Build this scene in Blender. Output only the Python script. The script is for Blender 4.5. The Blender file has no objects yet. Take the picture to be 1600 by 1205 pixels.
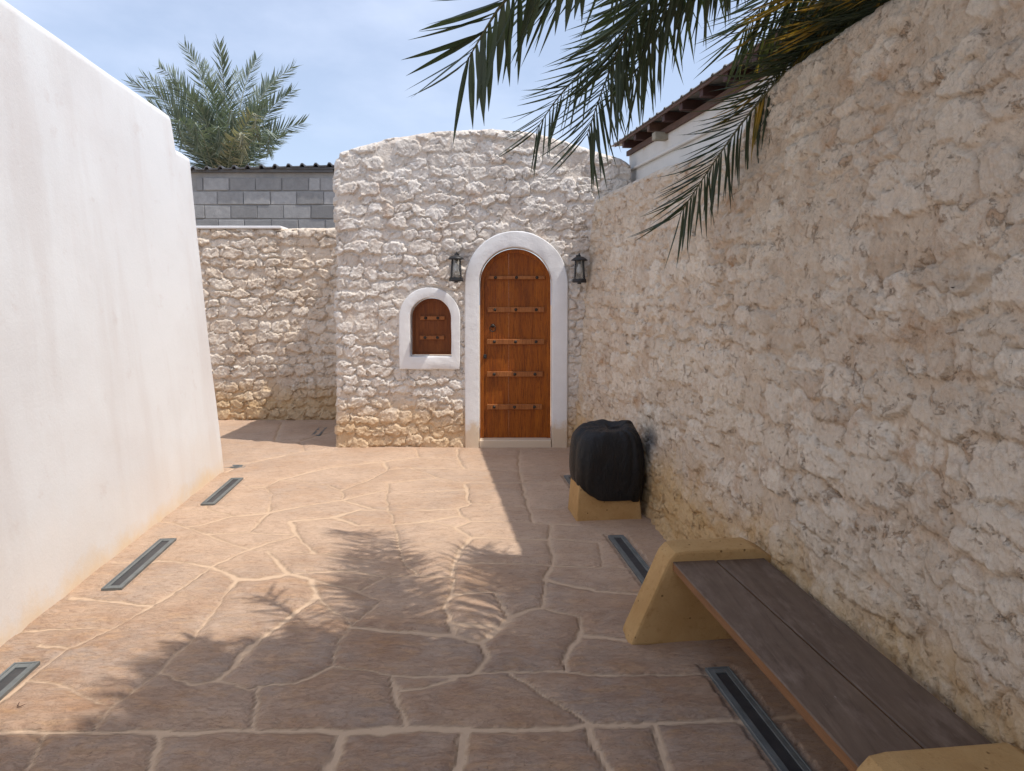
import bpy, bmesh, math, random
import numpy as np
from mathutils import Vector, Matrix

# ------------------------------------------------------------------ camera, world, sun, exposure
SC = bpy.context.scene
COL = SC.collection
F = 1067.0                       # focal length in photo pixels (24 mm on 36 mm)
PITCH = math.radians(1.45)
Y0 = 500.0                       # row of the optical axis
EYE = 1.5
cam = bpy.data.cameras.new('camera')
cam.sensor_width = 36; cam.lens = 24.0; cam.shift_y = -(602.5 - Y0) / 1600.0
cam.clip_start = 0.05; cam.clip_end = 2000
camo = bpy.data.objects.new('camera', cam); COL.objects.link(camo)
camo.location = (0, 0, EYE); camo.rotation_euler = (math.radians(90) - PITCH, 0, 0)
SC.camera = camo

SUNDIR = Vector((-1.0, 0.34, -2.06)).normalized()     # the way the light travels
world = bpy.data.worlds.new('World'); SC.world = world; world.use_nodes = True
wn = world.node_tree; wn.nodes.clear()
w_out = wn.nodes.new('ShaderNodeOutputWorld'); w_bg = wn.nodes.new('ShaderNodeBackground')
sky = wn.nodes.new('ShaderNodeTexSky'); sky.sky_type = 'NISHITA'; sky.sun_disc = False
sky.sun_elevation = math.radians(63.2); sky.sun_rotation = math.radians(107.7)
sky.air_density = 1.0; sky.dust_density = 1.6; sky.ozone_density = 1.2; sky.altitude = 0
w_tc = wn.nodes.new('ShaderNodeTexCoord'); w_map = wn.nodes.new('ShaderNodeMapping')
w_map.inputs['Scale'].default_value = (1.0, 1.0, 2.2)
w_n = wn.nodes.new('ShaderNodeTexNoise'); w_n.inputs['Scale'].default_value = 3.2
w_n.inputs['Detail'].default_value = 7; w_n.inputs['Roughness'].default_value = 0.55
w_r = wn.nodes.new('ShaderNodeValToRGB')
w_r.color_ramp.elements[0].position = 0.45; w_r.color_ramp.elements[0].color = (0, 0, 0, 1)
w_r.color_ramp.elements[1].position = 0.80; w_r.color_ramp.elements[1].color = (1, 1, 1, 1)
w_k = wn.nodes.new('ShaderNodeMath'); w_k.operation = 'MULTIPLY_ADD'; w_k.inputs[1].default_value = 0.36; w_k.inputs[2].default_value = 0.36
w_mx = wn.nodes.new('ShaderNodeMix'); w_mx.data_type = 'RGBA'
w_mx.inputs['B'].default_value = (5.2, 5.8, 7.2, 1)     # thin haze and cloud, same scale as the sky
wn.links.new(w_tc.outputs['Generated'], w_map.inputs['Vector']); wn.links.new(w_map.outputs[0], w_n.inputs['Vector'])
wn.links.new(w_n.outputs[0], w_r.inputs[0]); wn.links.new(w_r.outputs[0], w_k.inputs[0])
wn.links.new(w_k.outputs[0], w_mx.inputs['Factor']); wn.links.new(sky.outputs[0], w_mx.inputs['A'])
wn.links.new(w_mx.outputs['Result'], w_bg.inputs['Color'])
w_bg.inputs['Strength'].default_value = 0.13
wn.links.new(w_bg.outputs[0], w_out.inputs['Surface'])

sl = bpy.data.lights.new('sun', 'SUN'); sl.energy = 2.8; sl.angle = math.radians(0.53); sl.color = (1.0, 0.95, 0.88)
slo = bpy.data.objects.new('sun', sl); COL.objects.link(slo)
slo.rotation_euler = SUNDIR.to_track_quat('-Z', 'Y').to_euler(); slo.location = (4, -1, 8)

SC.view_settings.view_transform = 'Standard'; SC.view_settings.look = 'None'
SC.view_settings.gamma = 1.0; SC.view_settings.use_curve_mapping = False
SC.view_settings.exposure = 0.45

# ------------------------------------------------------------------ helpers: geometry of the place
UH = np.array([0.99403, 0.10912]); VH = np.array([-0.10912, 0.99403])   # corridor axes: across, along
def uv(u, v, z=0.0):
    p = UH * u + VH * v
    return (float(p[0]), float(p[1]), float(z))
CP, SP = math.cos(PITCH), math.sin(PITCH)
def ray(px, py):
    x = (px - 800.0) / F; y = -(py - Y0) / F
    return np.array([x, CP + y * SP, -SP + y * CP])
def gp(px, py, h=0.0):
    d = ray(px, py); t = (h - EYE) / d[2]
    return (d[0] * t, d[1] * t, h)
def at(px, py, Y):
    d = ray(px, py); t = Y / d[1]
    return (d[0] * t, Y, EYE + d[2] * t)
def on_u(px, py, u):
    d = ray(px, py); du = d[0] * UH[0] + d[1] * UH[1]; t = u / du
    p = d * t
    return float(p[0] * VH[0] + p[1] * VH[1]), float(EYE + p[2])
def proj(p):
    x, y, z = p[0], p[1], p[2] - EYE
    zc = y * CP - z * SP; yc = y * SP + z * CP
    if zc <= 0.05: return None
    return 800 + F * x / zc, Y0 - F * yc / zc, zc

# ------------------------------------------------------------------ helpers: noise in numpy
def _h(ix, iy, iz, seed):
    n = (ix * 374761393 + iy * 668265263 + iz * 2147483 + seed * 974634777) & 0xFFFFFFFF
    n = ((n ^ (n >> 13)) * 1274126177) & 0xFFFFFFFF
    n = ((n ^ (n >> 16)) * 2246822519) & 0xFFFFFFFF
    return ((n ^ (n >> 15)) & 0xFFFFFF) / float(0xFFFFFF)
def vnoise(x, y, seed=0):
    x = np.asarray(x, dtype=np.float64); y = np.asarray(y, dtype=np.float64)
    xi = np.floor(x).astype(np.int64); yi = np.floor(y).astype(np.int64)
    fx = x - xi; fy = y - yi
    fx = fx * fx * fx * (fx * (fx * 6 - 15) + 10); fy = fy * fy * fy * (fy * (fy * 6 - 15) + 10)
    a = _h(xi, yi, 0, seed); b = _h(xi + 1, yi, 0, seed); c = _h(xi, yi + 1, 0, seed); d = _h(xi + 1, yi + 1, 0, seed)
    return (a + (b - a) * fx) * (1 - fy) + (c + (d - c) * fx) * fy
def fbm(x, y, octv=4, seed=0, gain=0.5):
    s = 0; a = 1.0; t = 0
    for o in range(octv):
        s = s + a * vnoise(x * 2 ** o + 17.3 * o, y * 2 ** o - 9.1 * o, seed + o * 7)
        t += a; a *= gain
    return s / t * 2 - 1          # -1..1
def ridged(x, y, octv=4, seed=0):
    s = 0; a = 1.0; t = 0
    for o in range(octv):
        s = s + a * (1 - np.abs(vnoise(x * 2 ** o + 5.3 * o, y * 2 ** o - 3.1 * o, seed + o * 5) * 2 - 1))
        t += a; a *= 0.55
    return s / t
def sstep(a, b, x):
    t = np.clip((x - a) / (b - a), 0, 1); return t * t * (3 - 2 * t)

# ------------------------------------------------------------------ helpers: materials
class M:
    def __init__(s, name, rough=0.85, spec=0.25):
        s.m = bpy.data.materials.new(name); s.m.use_nodes = True
        s.t = s.m.node_tree; s.b = s.t.nodes['Principled BSDF']
        s.b.inputs['Roughness'].default_value = rough
        s.b.inputs['Specular IOR Level'].default_value = spec
        s.pos = s.n('ShaderNodeNewGeometry').outputs['Position']
    def n(s, k): return s.t.nodes.new(k)
    def set(s, sock, v):
        if isinstance(v, bpy.types.NodeSocket): s.t.links.new(v, sock)
        elif isinstance(v, (tuple, list)):
            sock.default_value = (*v, 1) if len(v) == 3 and len(sock.default_value) == 4 else v
        else: sock.default_value = v
    def map(s, scale=(1, 1, 1), rot=(0, 0, 0), vec=None):
        m = s.n('ShaderNodeMapping'); s.set(m.inputs['Vector'], vec or s.pos)
        m.inputs['Scale'].default_value = scale; m.inputs['Rotation'].default_value = rot
        return m.outputs[0]
    def noise(s, scale, detail=4, rough=0.55, vec=None, dist=0.0):
        n = s.n('ShaderNodeTexNoise'); s.set(n.inputs['Vector'], vec or s.pos)
        n.inputs['Scale'].default_value = scale; n.inputs['Detail'].default_value = detail
        n.inputs['Roughness'].default_value = rough; n.inputs['Distortion'].default_value = dist
        return n.outputs[0]
    def voro(s, scale, vec=None, feat='F1', out=0):
        n = s.n('ShaderNodeTexVoronoi'); s.set(n.inputs['Vector'], vec or s.pos); n.feature = feat
        n.inputs['Scale'].default_value = scale
        return n.outputs[out]
    def ramp(s, f, stops):
        r = s.n('ShaderNodeValToRGB'); s.set(r.inputs[0], f); e = r.color_ramp.elements
        while len(e) < len(stops): e.new(0.5)
        for i, (p, c) in enumerate(stops):
            e[i].position = p; e[i].color = (c, c, c, 1) if not isinstance(c, tuple) else (*c, 1)
        return r.outputs[0]
    def mix(s, f, a, b, mode='MIX'):
        m = s.n('ShaderNodeMix'); m.data_type = 'RGBA'; m.blend_type = mode
        s.set(m.inputs['Factor'], f); s.set(m.inputs['A'], a); s.set(m.inputs['B'], b)
        return m.outputs['Result']
    def math(s, op, a, b=0.0, clamp=False):
        m = s.n('ShaderNodeMath'); m.operation = op; m.use_clamp = clamp
        s.set(m.inputs[0], a); s.set(m.inputs[1], b); return m.outputs[0]
    def attr(s, name='ac'):
        a = s.n('ShaderNodeAttribute'); a.attribute_name = name
        x = s.n('ShaderNodeSeparateColor'); s.t.links.new(a.outputs['Color'], x.inputs[0]); return x.outputs
    def z(s, i=2):
        x = s.n('ShaderNodeSeparateXYZ'); s.t.links.new(s.pos, x.inputs[0]); return x.outputs[i]
    def rnd(s):
        return s.n('ShaderNodeObjectInfo').outputs['Random']
    def bump(s, h, dist, strength=1.0, prev=None):
        b = s.n('ShaderNodeBump'); s.set(b.inputs['Height'], h); b.inputs['Distance'].default_value = dist
        b.inputs['Strength'].default_value = strength
        if prev is not None: s.t.links.new(prev, b.inputs['Normal'])
        return b.outputs[0]
    def done(s, col, nrm=None, rough=None):
        s.set(s.b.inputs['Base Color'], col)
        if nrm is not None: s.t.links.new(nrm, s.b.inputs['Normal'])
        if rough is not None: s.set(s.b.inputs['Roughness'], rough)
        return s.m

def mat_rubble(name, stone_a, stone_b, mortar_a, mortar_b, brown, stain, pit=0.5, fine=0.006, smudge=None, tearc=0.16):
    k = M(name, 0.9, 0.15)
    r, g, b = k.attr()
    n1 = k.noise(9, 6, 0.6); n2 = k.noise(38, 5, 0.65); n3 = k.noise(2.2, 4, 0.55)
    st = k.mix(g, stone_a, stone_b)
    st = k.mix(k.ramp(n1, [(0.40, 0.0), (0.7, 0.35)]), st, mortar_b)
    mo = k.mix(k.ramp(n1, [(0.3, 0.0), (0.7, 1.0)]), mortar_a, mortar_b)
    col = k.mix(r, mo, st)
    # rusty patches on the stone and the pits, then chips and small dark holes
    col = k.mix(k.math('MULTIPLY', k.ramp(k.noise(5.5, 5, 0.7), [(0.50, 0.0), (0.66, 0.9)]), b), col, brown)
    col = k.mix(k.ramp(k.noise(24, 3, 0.6), [(0.66, 0.0), (0.74, pit)]), col, tuple(c * 0.42 for c in brown))
    col = k.mix(k.ramp(n2, [(0.25, 0.25), (0.6, 0.0)]), col, tuple(c * 0.6 for c in mortar_a))
    col = k.mix(k.ramp(n3, [(0.35, 0.0), (0.75, 0.30)]), col, tuple(min(1, c * 1.25) for c in stone_b))
    # ochre splash stain along the foot of the wall
    zz = k.math('ADD', k.z(), k.math('MULTIPLY', k.noise(4, 5, 0.6), -0.55))
    col = k.mix(k.ramp(zz, [(0.0, 0.65), (0.28, 0.0)]), col, stain)
    if smudge:
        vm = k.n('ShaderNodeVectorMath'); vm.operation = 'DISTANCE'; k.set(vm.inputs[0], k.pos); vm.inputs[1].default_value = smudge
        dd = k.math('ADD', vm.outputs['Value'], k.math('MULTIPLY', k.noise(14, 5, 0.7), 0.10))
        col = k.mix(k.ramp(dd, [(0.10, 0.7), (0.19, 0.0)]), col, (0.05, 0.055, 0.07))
    h = k.math('ADD', k.math('MULTIPLY', k.noise(60, 7, 0.7), 0.5), k.math('MULTIPLY', k.noise(17, 6, 0.65), 1.0))
    nr = k.bump(h, fine * 1.9, 1.0)
    nr = k.bump(k.ramp(k.noise(26, 4, 0.6), [(0.62, 1.0), (0.70, 0.0)]), fine, 0.8, nr)
    tear = k.ramp(k.noise(10, 8, 0.72, k.map((1, 1, 1.25)), 0.6), [(0.595, 1.0), (0.62, 0.0)])
    nr = k.bump(tear, fine * 1.3, 0.9, nr)
    nr = k.bump(k.voro(48, feat='F1'), fine * 0.8, 0.6, nr)
    nr = k.bump(k.noise(150, 4, 0.7), fine * 0.35, 0.8, nr)
    col = k.mix(k.math('MULTIPLY', k.math('SUBTRACT', 1.0, tear), tearc), col, tuple(c * 0.9 for c in brown))
    crack = k.ramp(k.noise(4.2, 9, 0.75, None, 0.8), [(0.490, 0.0), (0.500, 0.55), (0.510, 0.0)])
    col = k.mix(k.math('MULTIPLY', crack, tearc), col, tuple(c * 0.5 for c in brown))
    return k.done(col, nr)

MAT = {}
MAT['facade'] = mat_rubble('limewashed_rubble', (0.64, 0.565, 0.485), (0.81, 0.755, 0.69), (0.62, 0.53, 0.44), (0.74, 0.66, 0.575),
                           (0.55, 0.38, 0.26), (0.66, 0.43, 0.20), 0.45)
MAT['back'] = mat_rubble('tan_rubble', (0.68, 0.55, 0.42), (0.82, 0.73, 0.62), (0.58, 0.455, 0.34), (0.70, 0.59, 0.47),
                         (0.50, 0.33, 0.20), (0.58, 0.36, 0.14), 0.5)
MAT['right'] = mat_rubble('smeared_rubble', (0.64, 0.51, 0.385), (0.85, 0.735, 0.60), (0.58, 0.44, 0.315), (0.76, 0.61, 0.46),
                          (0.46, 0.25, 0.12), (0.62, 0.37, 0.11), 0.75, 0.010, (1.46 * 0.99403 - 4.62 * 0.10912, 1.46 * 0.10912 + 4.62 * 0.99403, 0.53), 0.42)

def mat_plaster():
    k = M('white_plaster', 0.9, 0.1)
    col = k.mix(k.ramp(k.noise(0.9, 5, 0.6), [(0.42, 0.0), (0.68, 0.8)]), (0.74, 0.74, 0.735), (0.68, 0.655, 0.64))
    col = k.mix(k.ramp(k.noise(1.0, 4, 0.6, k.map((2.2, 2.2, 0.35))), [(0.52, 0.0), (0.66, 0.38)]), col, (0.62, 0.57, 0.54))
    col = k.mix(k.ramp(k.noise(6, 5, 0.7), [(0.60, 0.0), (0.72, 0.30)]), col, (0.58, 0.50, 0.46))
    zz = k.math('ADD', k.math('MULTIPLY', k.z(), 1.0), k.math('MULTIPLY', k.noise(2.6, 5, 0.75), -0.35))
    col = k.mix(k.ramp(k.math('ADD', zz, 0.2), [(0.02, 0.8), (0.16, 0.0)]), col, (0.72, 0.50, 0.24))
    zz2 = k.math('ADD', k.z(), k.math('MULTIPLY', k.noise(1.3, 5, 0.65), -0.8))
    col = k.mix(k.ramp(k.math('ADD', zz2, 0.3), [(0.0, 0.40), (0.40, 0.0)]), col, (0.74, 0.64, 0.54))
    nr = k.bump(k.noise(3.5, 3, 0.5), 0.008, 0.5)
    nr = k.bump(k.noise(60, 6, 0.7), 0.0018, 0.8, nr)
    nr = k.bump(k.noise(14, 3, 0.5, k.map((1, 1, 0.4))), 0.002, 0.5, nr)
    return k.done(col, nr)
MAT['plaster'] = mat_plaster()
def mat_trim():
    k = M('white_trim_paint', 0.75, 0.25)
    col = k.mix(k.ramp(k.noise(4, 5, 0.6), [(0.4, 0.0), (0.75, 0.5)]), (0.82, 0.815, 0.81), (0.72, 0.71, 0.70))
    zz = k.math('ADD', k.z(), k.math('MULTIPLY', k.noise(9, 5, 0.7), -0.35))
    col = k.mix(k.ramp(zz, [(-0.05, 0.75), (0.12, 0.0)]), col, (0.62, 0.45, 0.27))
    nr = k.bump(k.noise(12, 5, 0.6), 0.008, 0.7); nr = k.bump(k.noise(70, 4, 0.6), 0.002, 0.8, nr)
    return k.done(col, nr)
MAT['trim'] = mat_trim()
def mat_flag():
    k = M('flagstone', 0.78, 0.3)
    r, g, b = k.attr()
    st = k.map((2.0, 4.6, 4.6), (0, 0, 0.12))
    str1 = k.noise(1.7, 9, 0.70, st, 0.9); str2 = k.noise(8, 7, 0.74, st, 0.5)
    base = k.ramp(g, [(0.0, (0.30, 0.178, 0.112)), (0.25, (0.44, 0.285, 0.190)), (0.5, (0.31, 0.215, 0.155)), (0.75, (0.50, 0.315, 0.20)), (1.0, (0.34, 0.26, 0.205))])
    base = k.mix(k.ramp(str1, [(0.42, 0.0), (0.60, 0.75)]), base, (0.35, 0.195, 0.110))
    base = k.mix(k.ramp(k.noise(2.3, 7, 0.68), [(0.44, 0.0), (0.60, 0.70)]), base, (0.36, 0.285, 0.235))
    base = k.mix(k.math('MULTIPLY', k.ramp(k.noise(4.3, 6, 0.7, st), [(0.50, 0.0), (0.62, 0.95)]), b), base, (0.56, 0.31, 0.12))
    base = k.mix(k.ramp(str2, [(0.34, 0.35), (0.46, 0.0)]), base, (0.23, 0.145, 0.105))
    mo = k.mix(k.noise(7, 5, 0.6), (0.53, 0.375, 0.25), (0.595, 0.43, 0.295))
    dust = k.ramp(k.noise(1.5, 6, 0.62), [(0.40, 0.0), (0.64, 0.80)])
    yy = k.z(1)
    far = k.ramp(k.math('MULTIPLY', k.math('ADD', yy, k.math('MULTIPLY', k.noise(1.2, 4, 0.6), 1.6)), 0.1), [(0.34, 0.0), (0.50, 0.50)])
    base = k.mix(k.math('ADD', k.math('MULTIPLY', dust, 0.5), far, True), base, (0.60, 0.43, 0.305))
    base = k.mix(k.ramp(str2, [(0.36, 0.45), (0.45, 0.0)]), base, (0.30, 0.18, 0.115))
    base = k.mix(k.ramp(k.noise(3.3, 9, 0.75, st, 1.0), [(0.488, 0.0), (0.5, 0.65), (0.512, 0.0)]), base, (0.22, 0.13, 0.08))
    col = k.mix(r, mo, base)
    col = k.mix(k.ramp(k.noise(70, 3, 0.5), [(0.68, 0.0), (0.74, 0.5)]), col, (0.16, 0.10, 0.07))
    amt = k.math('MULTIPLY', r, k.math('ADD', 0.35, b))
    hh = k.math('MULTIPLY', k.math('ADD', k.math('MULTIPLY', str1, 1.0), k.math('MULTIPLY', str2, 0.5)), amt)
    cr = k.ramp(k.noise(5.5, 7, 0.72, st, 1.2), [(0.47, 1.0), (0.50, 0.0), (0.53, 1.0)])
    nr = k.bump(hh, 0.022, 0.9)
    nr = k.bump(k.math('MULTIPLY', cr, amt), 0.003, 0.6, nr)
    nr = k.bump(k.noise(90, 5, 0.65), 0.0035, 0.7, nr)
    return k.done(col, nr)
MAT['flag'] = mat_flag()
def mat_simple(name, c1, c2, sc=8, rough=0.8, spec=0.3, bd=0.003, bs=40, vec=(1, 1, 1), metal=0.0, per=0.0):
    k = M(name, rough, spec)
    col = k.mix(k.ramp(k.noise(sc, 5, 0.62, k.map(vec)), [(0.3, 0.0), (0.7, 1.0)]), c1, c2)
    if per: col = k.mix(k.math('MULTIPLY', k.rnd(), per), col, tuple(c * 0.45 for c in c1))
    k.b.inputs['Metallic'].default_value = metal
    return k.done(col, k.bump(k.noise(bs, 5, 0.6, k.map(vec)), bd, 0.8))
MAT['ochre'] = mat_simple('ochre_concrete', (0.50, 0.295, 0.10), (0.60, 0.385, 0.165), 7, 0.85, 0.2, 0.004, 60)
def mat_ochre():
    k = M('ochre_concrete_pitted', 0.85, 0.2)
    col = k.mix(k.ramp(k.noise(5, 5, 0.6), [(0.3, 0.0), (0.7, 1.0)]), (0.43, 0.25, 0.095), (0.54, 0.345, 0.155))
    col = k.mix(k.ramp(k.noise(4.5, 6, 0.75), [(0.46, 0.0), (0.66, 0.6)]), col, (0.40, 0.23, 0.09))
    col = k.mix(k.ramp(k.noise(34, 4, 0.7), [(0.56, 0.0), (0.70, 0.5)]), col, (0.30, 0.15, 0.05))
    hole = k.ramp(k.voro(17), [(0.06, 1.0), (0.10, 0.0)])
    col = k.mix(k.math('MULTIPLY', hole, 0.7), col, (0.12, 0.06, 0.02))
    nr = k.bump(k.math('SUBTRACT', 1.0, hole), 0.004, 0.8); nr = k.bump(k.noise(70, 6, 0.7), 0.004, 0.9, nr)
    return k.done(col, nr)
MAT['ochre'] = mat_ochre()
def mat_door(name, c1, c2, c3):
    k = M(name, 0.42, 0.25)
    g = k.map((26, 26, 1.3)); w = k.noise(1.0, 6, 0.6, g, 1.0)
    col = k.mix(k.ramp(w, [(0.3, 0.0), (0.7, 1.0)]), c1, c2)
    col = k.mix(k.ramp(k.noise(3, 6, 0.7, g, 2.0), [(0.42, 0.6), (0.5, 0.0)]), col, c3)
    col = k.mix(k.ramp(k.noise(1.6, 5, 0.7, k.map((5, 5, 1))), [(0.5, 0.0), (0.75, 0.6)]), col, c3)
    col = k.mix(k.math('MULTIPLY', k.rnd(), 0.22), col, c3)
    return k.done(col, k.bump(w, 0.003, 0.7), k.ramp(k.noise(8, 4, 0.6), [(0.3, 0.32), (0.7, 0.55)]))
MAT['door'] = mat_door('varnished_teak', (0.41, 0.122, 0.010), (0.28, 0.070, 0.007), (0.10, 0.020, 0.004))
MAT['shutter'] = mat_door('shaded_dark_varnished_teak', (0.25, 0.075, 0.014), (0.17, 0.045, 0.009), (0.08, 0.018, 0.005))  # dark wood, its colour lowered further to hold the recess shade
MAT['batten'] = mat_door('worn_teak', (0.42, 0.165, 0.05), (0.30, 0.10, 0.028), (0.16, 0.045, 0.014))
def mat_bench():
    k = M('weathered_bench_top', 0.62, 0.35)
    ang = (0, 0, -math.atan2(0.10912, 0.99403))
    g = k.map((16, 1.6, 16), ang); w = k.noise(1.2, 7, 0.65, g, 0.8)
    col = k.mix(k.ramp(w, [(0.3, 0.0), (0.7, 1.0)]), (0.095, 0.060, 0.040), (0.175, 0.120, 0.085))
    col = k.mix(k.ramp(k.noise(5, 6, 0.7, k.map((3, 1, 3), ang)), [(0.5, 0.0), (0.75, 0.6)]), col, (0.28, 0.205, 0.16))
    scr = k.ramp(k.noise(7, 5, 0.8, k.map((3.5, 1, 3.5), (0, 0, 0.8))), [(0.66, 0.0), (0.72, 0.6)])
    col = k.mix(scr, col, (0.42, 0.37, 0.33))
    col = k.mix(k.ramp(k.noise(3, 6, 0.7, g), [(0.30, 0.5), (0.42, 0.0)]), col, (0.07, 0.04, 0.03))
    return k.done(col, k.bump(w, 0.004, 0.8), k.ramp(k.noise(6, 4), [(0.3, 0.5), (0.7, 0.75)]))
MAT['bench_top'] = mat_bench()
MAT['bench_edge'] = mat_simple('bench_plank_edge', (0.27, 0.13, 0.055), (0.17, 0.085, 0.04), 6, 0.6, 0.35, 0.003, 20, (2, 1, 9))
MAT['black_metal'] = mat_simple('black_metal', (0.018, 0.018, 0.020), (0.035, 0.034, 0.034), 20, 0.5, 0.4, 0.001, 60)
MAT['iron'] = mat_simple('dark_iron', (0.03, 0.025, 0.022), (0.07, 0.055, 0.045), 40, 0.55, 0.5, 0.001, 80, metal=0.6)
MAT['grey_metal'] = mat_simple('brushed_grey_metal', (0.19, 0.20, 0.195), (0.12, 0.13, 0.125), 12, 0.5, 0.4, 0.001, 50, metal=0.1)
MAT['dark_slot'] = mat_simple('dark_rubber_seal', (0.035, 0.035, 0.038), (0.06, 0.06, 0.06), 15, 0.5, 0.4, 0.001, 50)
MAT['block'] = mat_simple('concrete_block', (0.34, 0.335, 0.33), (0.46, 0.455, 0.445), 14, 0.95, 0.1, 0.010, 55, per=0.7)
MAT['block_mortar'] = mat_simple('block_mortar', (0.27, 0.265, 0.26), (0.36, 0.35, 0.335), 6, 0.95, 0.1, 0.010, 30)
MAT['sheet_dark'] = mat_simple('dark_corrugated_sheet', (0.07, 0.07, 0.075), (0.13, 0.125, 0.12), 5, 0.5, 0.5, 0.002, 20)
MAT['sheet_grey'] = mat_simple('old_roof_sheet', (0.20, 0.195, 0.185), (0.28, 0.27, 0.255), 5, 0.55, 0.4, 0.002, 20)
MAT['red_wood'] = mat_simple('red_brown_timber', (0.075, 0.032, 0.025), (0.05, 0.026, 0.021), 9, 0.7, 0.3, 0.003, 30)
MAT['brown_wood'] = mat_simple('brown_timber', (0.14, 0.075, 0.05), (0.09, 0.05, 0.035), 9, 0.7, 0.3, 0.003, 30)
MAT['stub'] = mat_simple('grey_stub_wood', (0.30, 0.26, 0.20), (0.40, 0.36, 0.28), 19, 0.8, 0.2, 0.003, 60)
MAT['sand'] = mat_simple('sand', (0.46, 0.35, 0.25), (0.56, 0.44, 0.32), 1.5, 0.95, 0.1, 0.01, 30)
def mat_whitehouse():
    k = M('aged_white_render', 0.85, 0.15)
    col = k.mix(k.ramp(k.noise(3, 5, 0.6), [(0.4, 0.0), (0.75, 0.6)]), (0.74, 0.71, 0.66), (0.62, 0.59, 0.545))
    zz = k.math('ADD', k.z(), k.math('MULTIPLY', k.noise(3.0, 6, 0.7), 0.75))
    col = k.mix(k.ramp(k.math('SUBTRACT', zz, 3.0), [(0.43, 0.0), (0.60, 0.75)]), col, (0.55, 0.35, 0.17))
    return k.done(col, k.bump(k.noise(30, 5, 0.6), 0.004, 0.8))
MAT['whitehouse'] = mat_whitehouse()
def mat_bag():
    k = M('black_plastic_cover', 0.5, 0.35)
    col = k.mix(k.ramp(k.noise(6, 5, 0.6), [(0.45, 0.0), (0.8, 0.6)]), (0.007, 0.007, 0.008), (0.024, 0.019, 0.016))
    return k.done(col, k.bump(k.noise(16, 5, 0.6, k.map((1.5, 1.5, 0.8)), 1.2), 0.012, 0.8), 0.5)
MAT['bag'] = mat_bag()
def mat_leaf(name, a, b, yel=None, per=0.5, tr=0.25):
    k = M(name, 0.5, 0.35)
    col = k.mix(k.ramp(k.noise(5, 3, 0.6), [(0.3, 0.0), (0.7, 1.0)]), a, b)
    col = k.mix(k.math('MULTIPLY', k.rnd(), per), col, tuple(c * 0.6 for c in a))
    if yel: col = k.mix(k.ramp(k.noise(2.6, 4, 0.6), [(0.44, 0.0), (0.60, 0.9)]), col, yel)
    k.done(col, k.bump(k.noise(90, 2, 0.5), 0.001, 0.5))
    t = k.n('ShaderNodeBsdfTranslucent'); k.set(t.inputs['Color'], k.mix(1.0, col, (0.9, 1.0, 0.45), 'MULTIPLY'))
    x = k.n('ShaderNodeMixShader'); x.inputs[0].default_value = tr
    o = k.t.nodes['Material Output']
    k.t.links.new(k.b.outputs[0], x.inputs[1]); k.t.links.new(t.outputs[0], x.inputs[2]); k.t.links.new(x.outputs[0], o.inputs['Surface'])
    return k.m
MAT['leaf'] = mat_leaf('palm_leaf', (0.082, 0.105, 0.062), (0.060, 0.080, 0.055))
MAT['leaf_yellow'] = mat_leaf('ageing_palm_leaf', (0.115, 0.125, 0.045), (0.075, 0.095, 0.045), (0.50, 0.30, 0.04))
MAT['leaf_far'] = mat_leaf('pale_palm_leaf', (0.235, 0.28, 0.235), (0.155, 0.20, 0.17), per=0.35)
MAT['leaf_dry'] = mat_leaf('dry_palm_leaf', (0.40, 0.37, 0.27), (0.30, 0.30, 0.22), per=0.3)
MAT['rachis'] = mat_simple('palm_rachis', (0.10, 0.105, 0.055), (0.14, 0.13, 0.07), 6, 0.5, 0.4, 0.001, 30)
MAT['rachis_far'] = mat_simple('pale_palm_rachis', (0.26, 0.29, 0.20), (0.32, 0.33, 0.24), 6, 0.5, 0.4, 0.001, 30)
MAT['trunk'] = mat_simple('palm_trunk_bark', (0.16, 0.11, 0.07), (0.26, 0.19, 0.12), 9, 0.9, 0.1, 0.03, 12)
def mat_glass(name, rough, col, tr=0.93):
    m = bpy.data.materials.new(name); m.use_nodes = True; b = m.node_tree.nodes['Principled BSDF']
    b.inputs['Base Color'].default_value = (*col, 1); b.inputs['Roughness'].default_value = rough
    b.inputs['Transmission Weight'].default_value = tr; b.inputs['IOR'].default_value = 1.12
    return m
MAT['glass'] = mat_glass('lantern_glass', 0.12, (0.86, 0.88, 0.88))
MAT['bulb'] = mat_simple('frosted_bulb', (0.80, 0.80, 0.78), (0.85, 0.85, 0.83), 5, 0.25, 0.5, 0.0005, 20)

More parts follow.
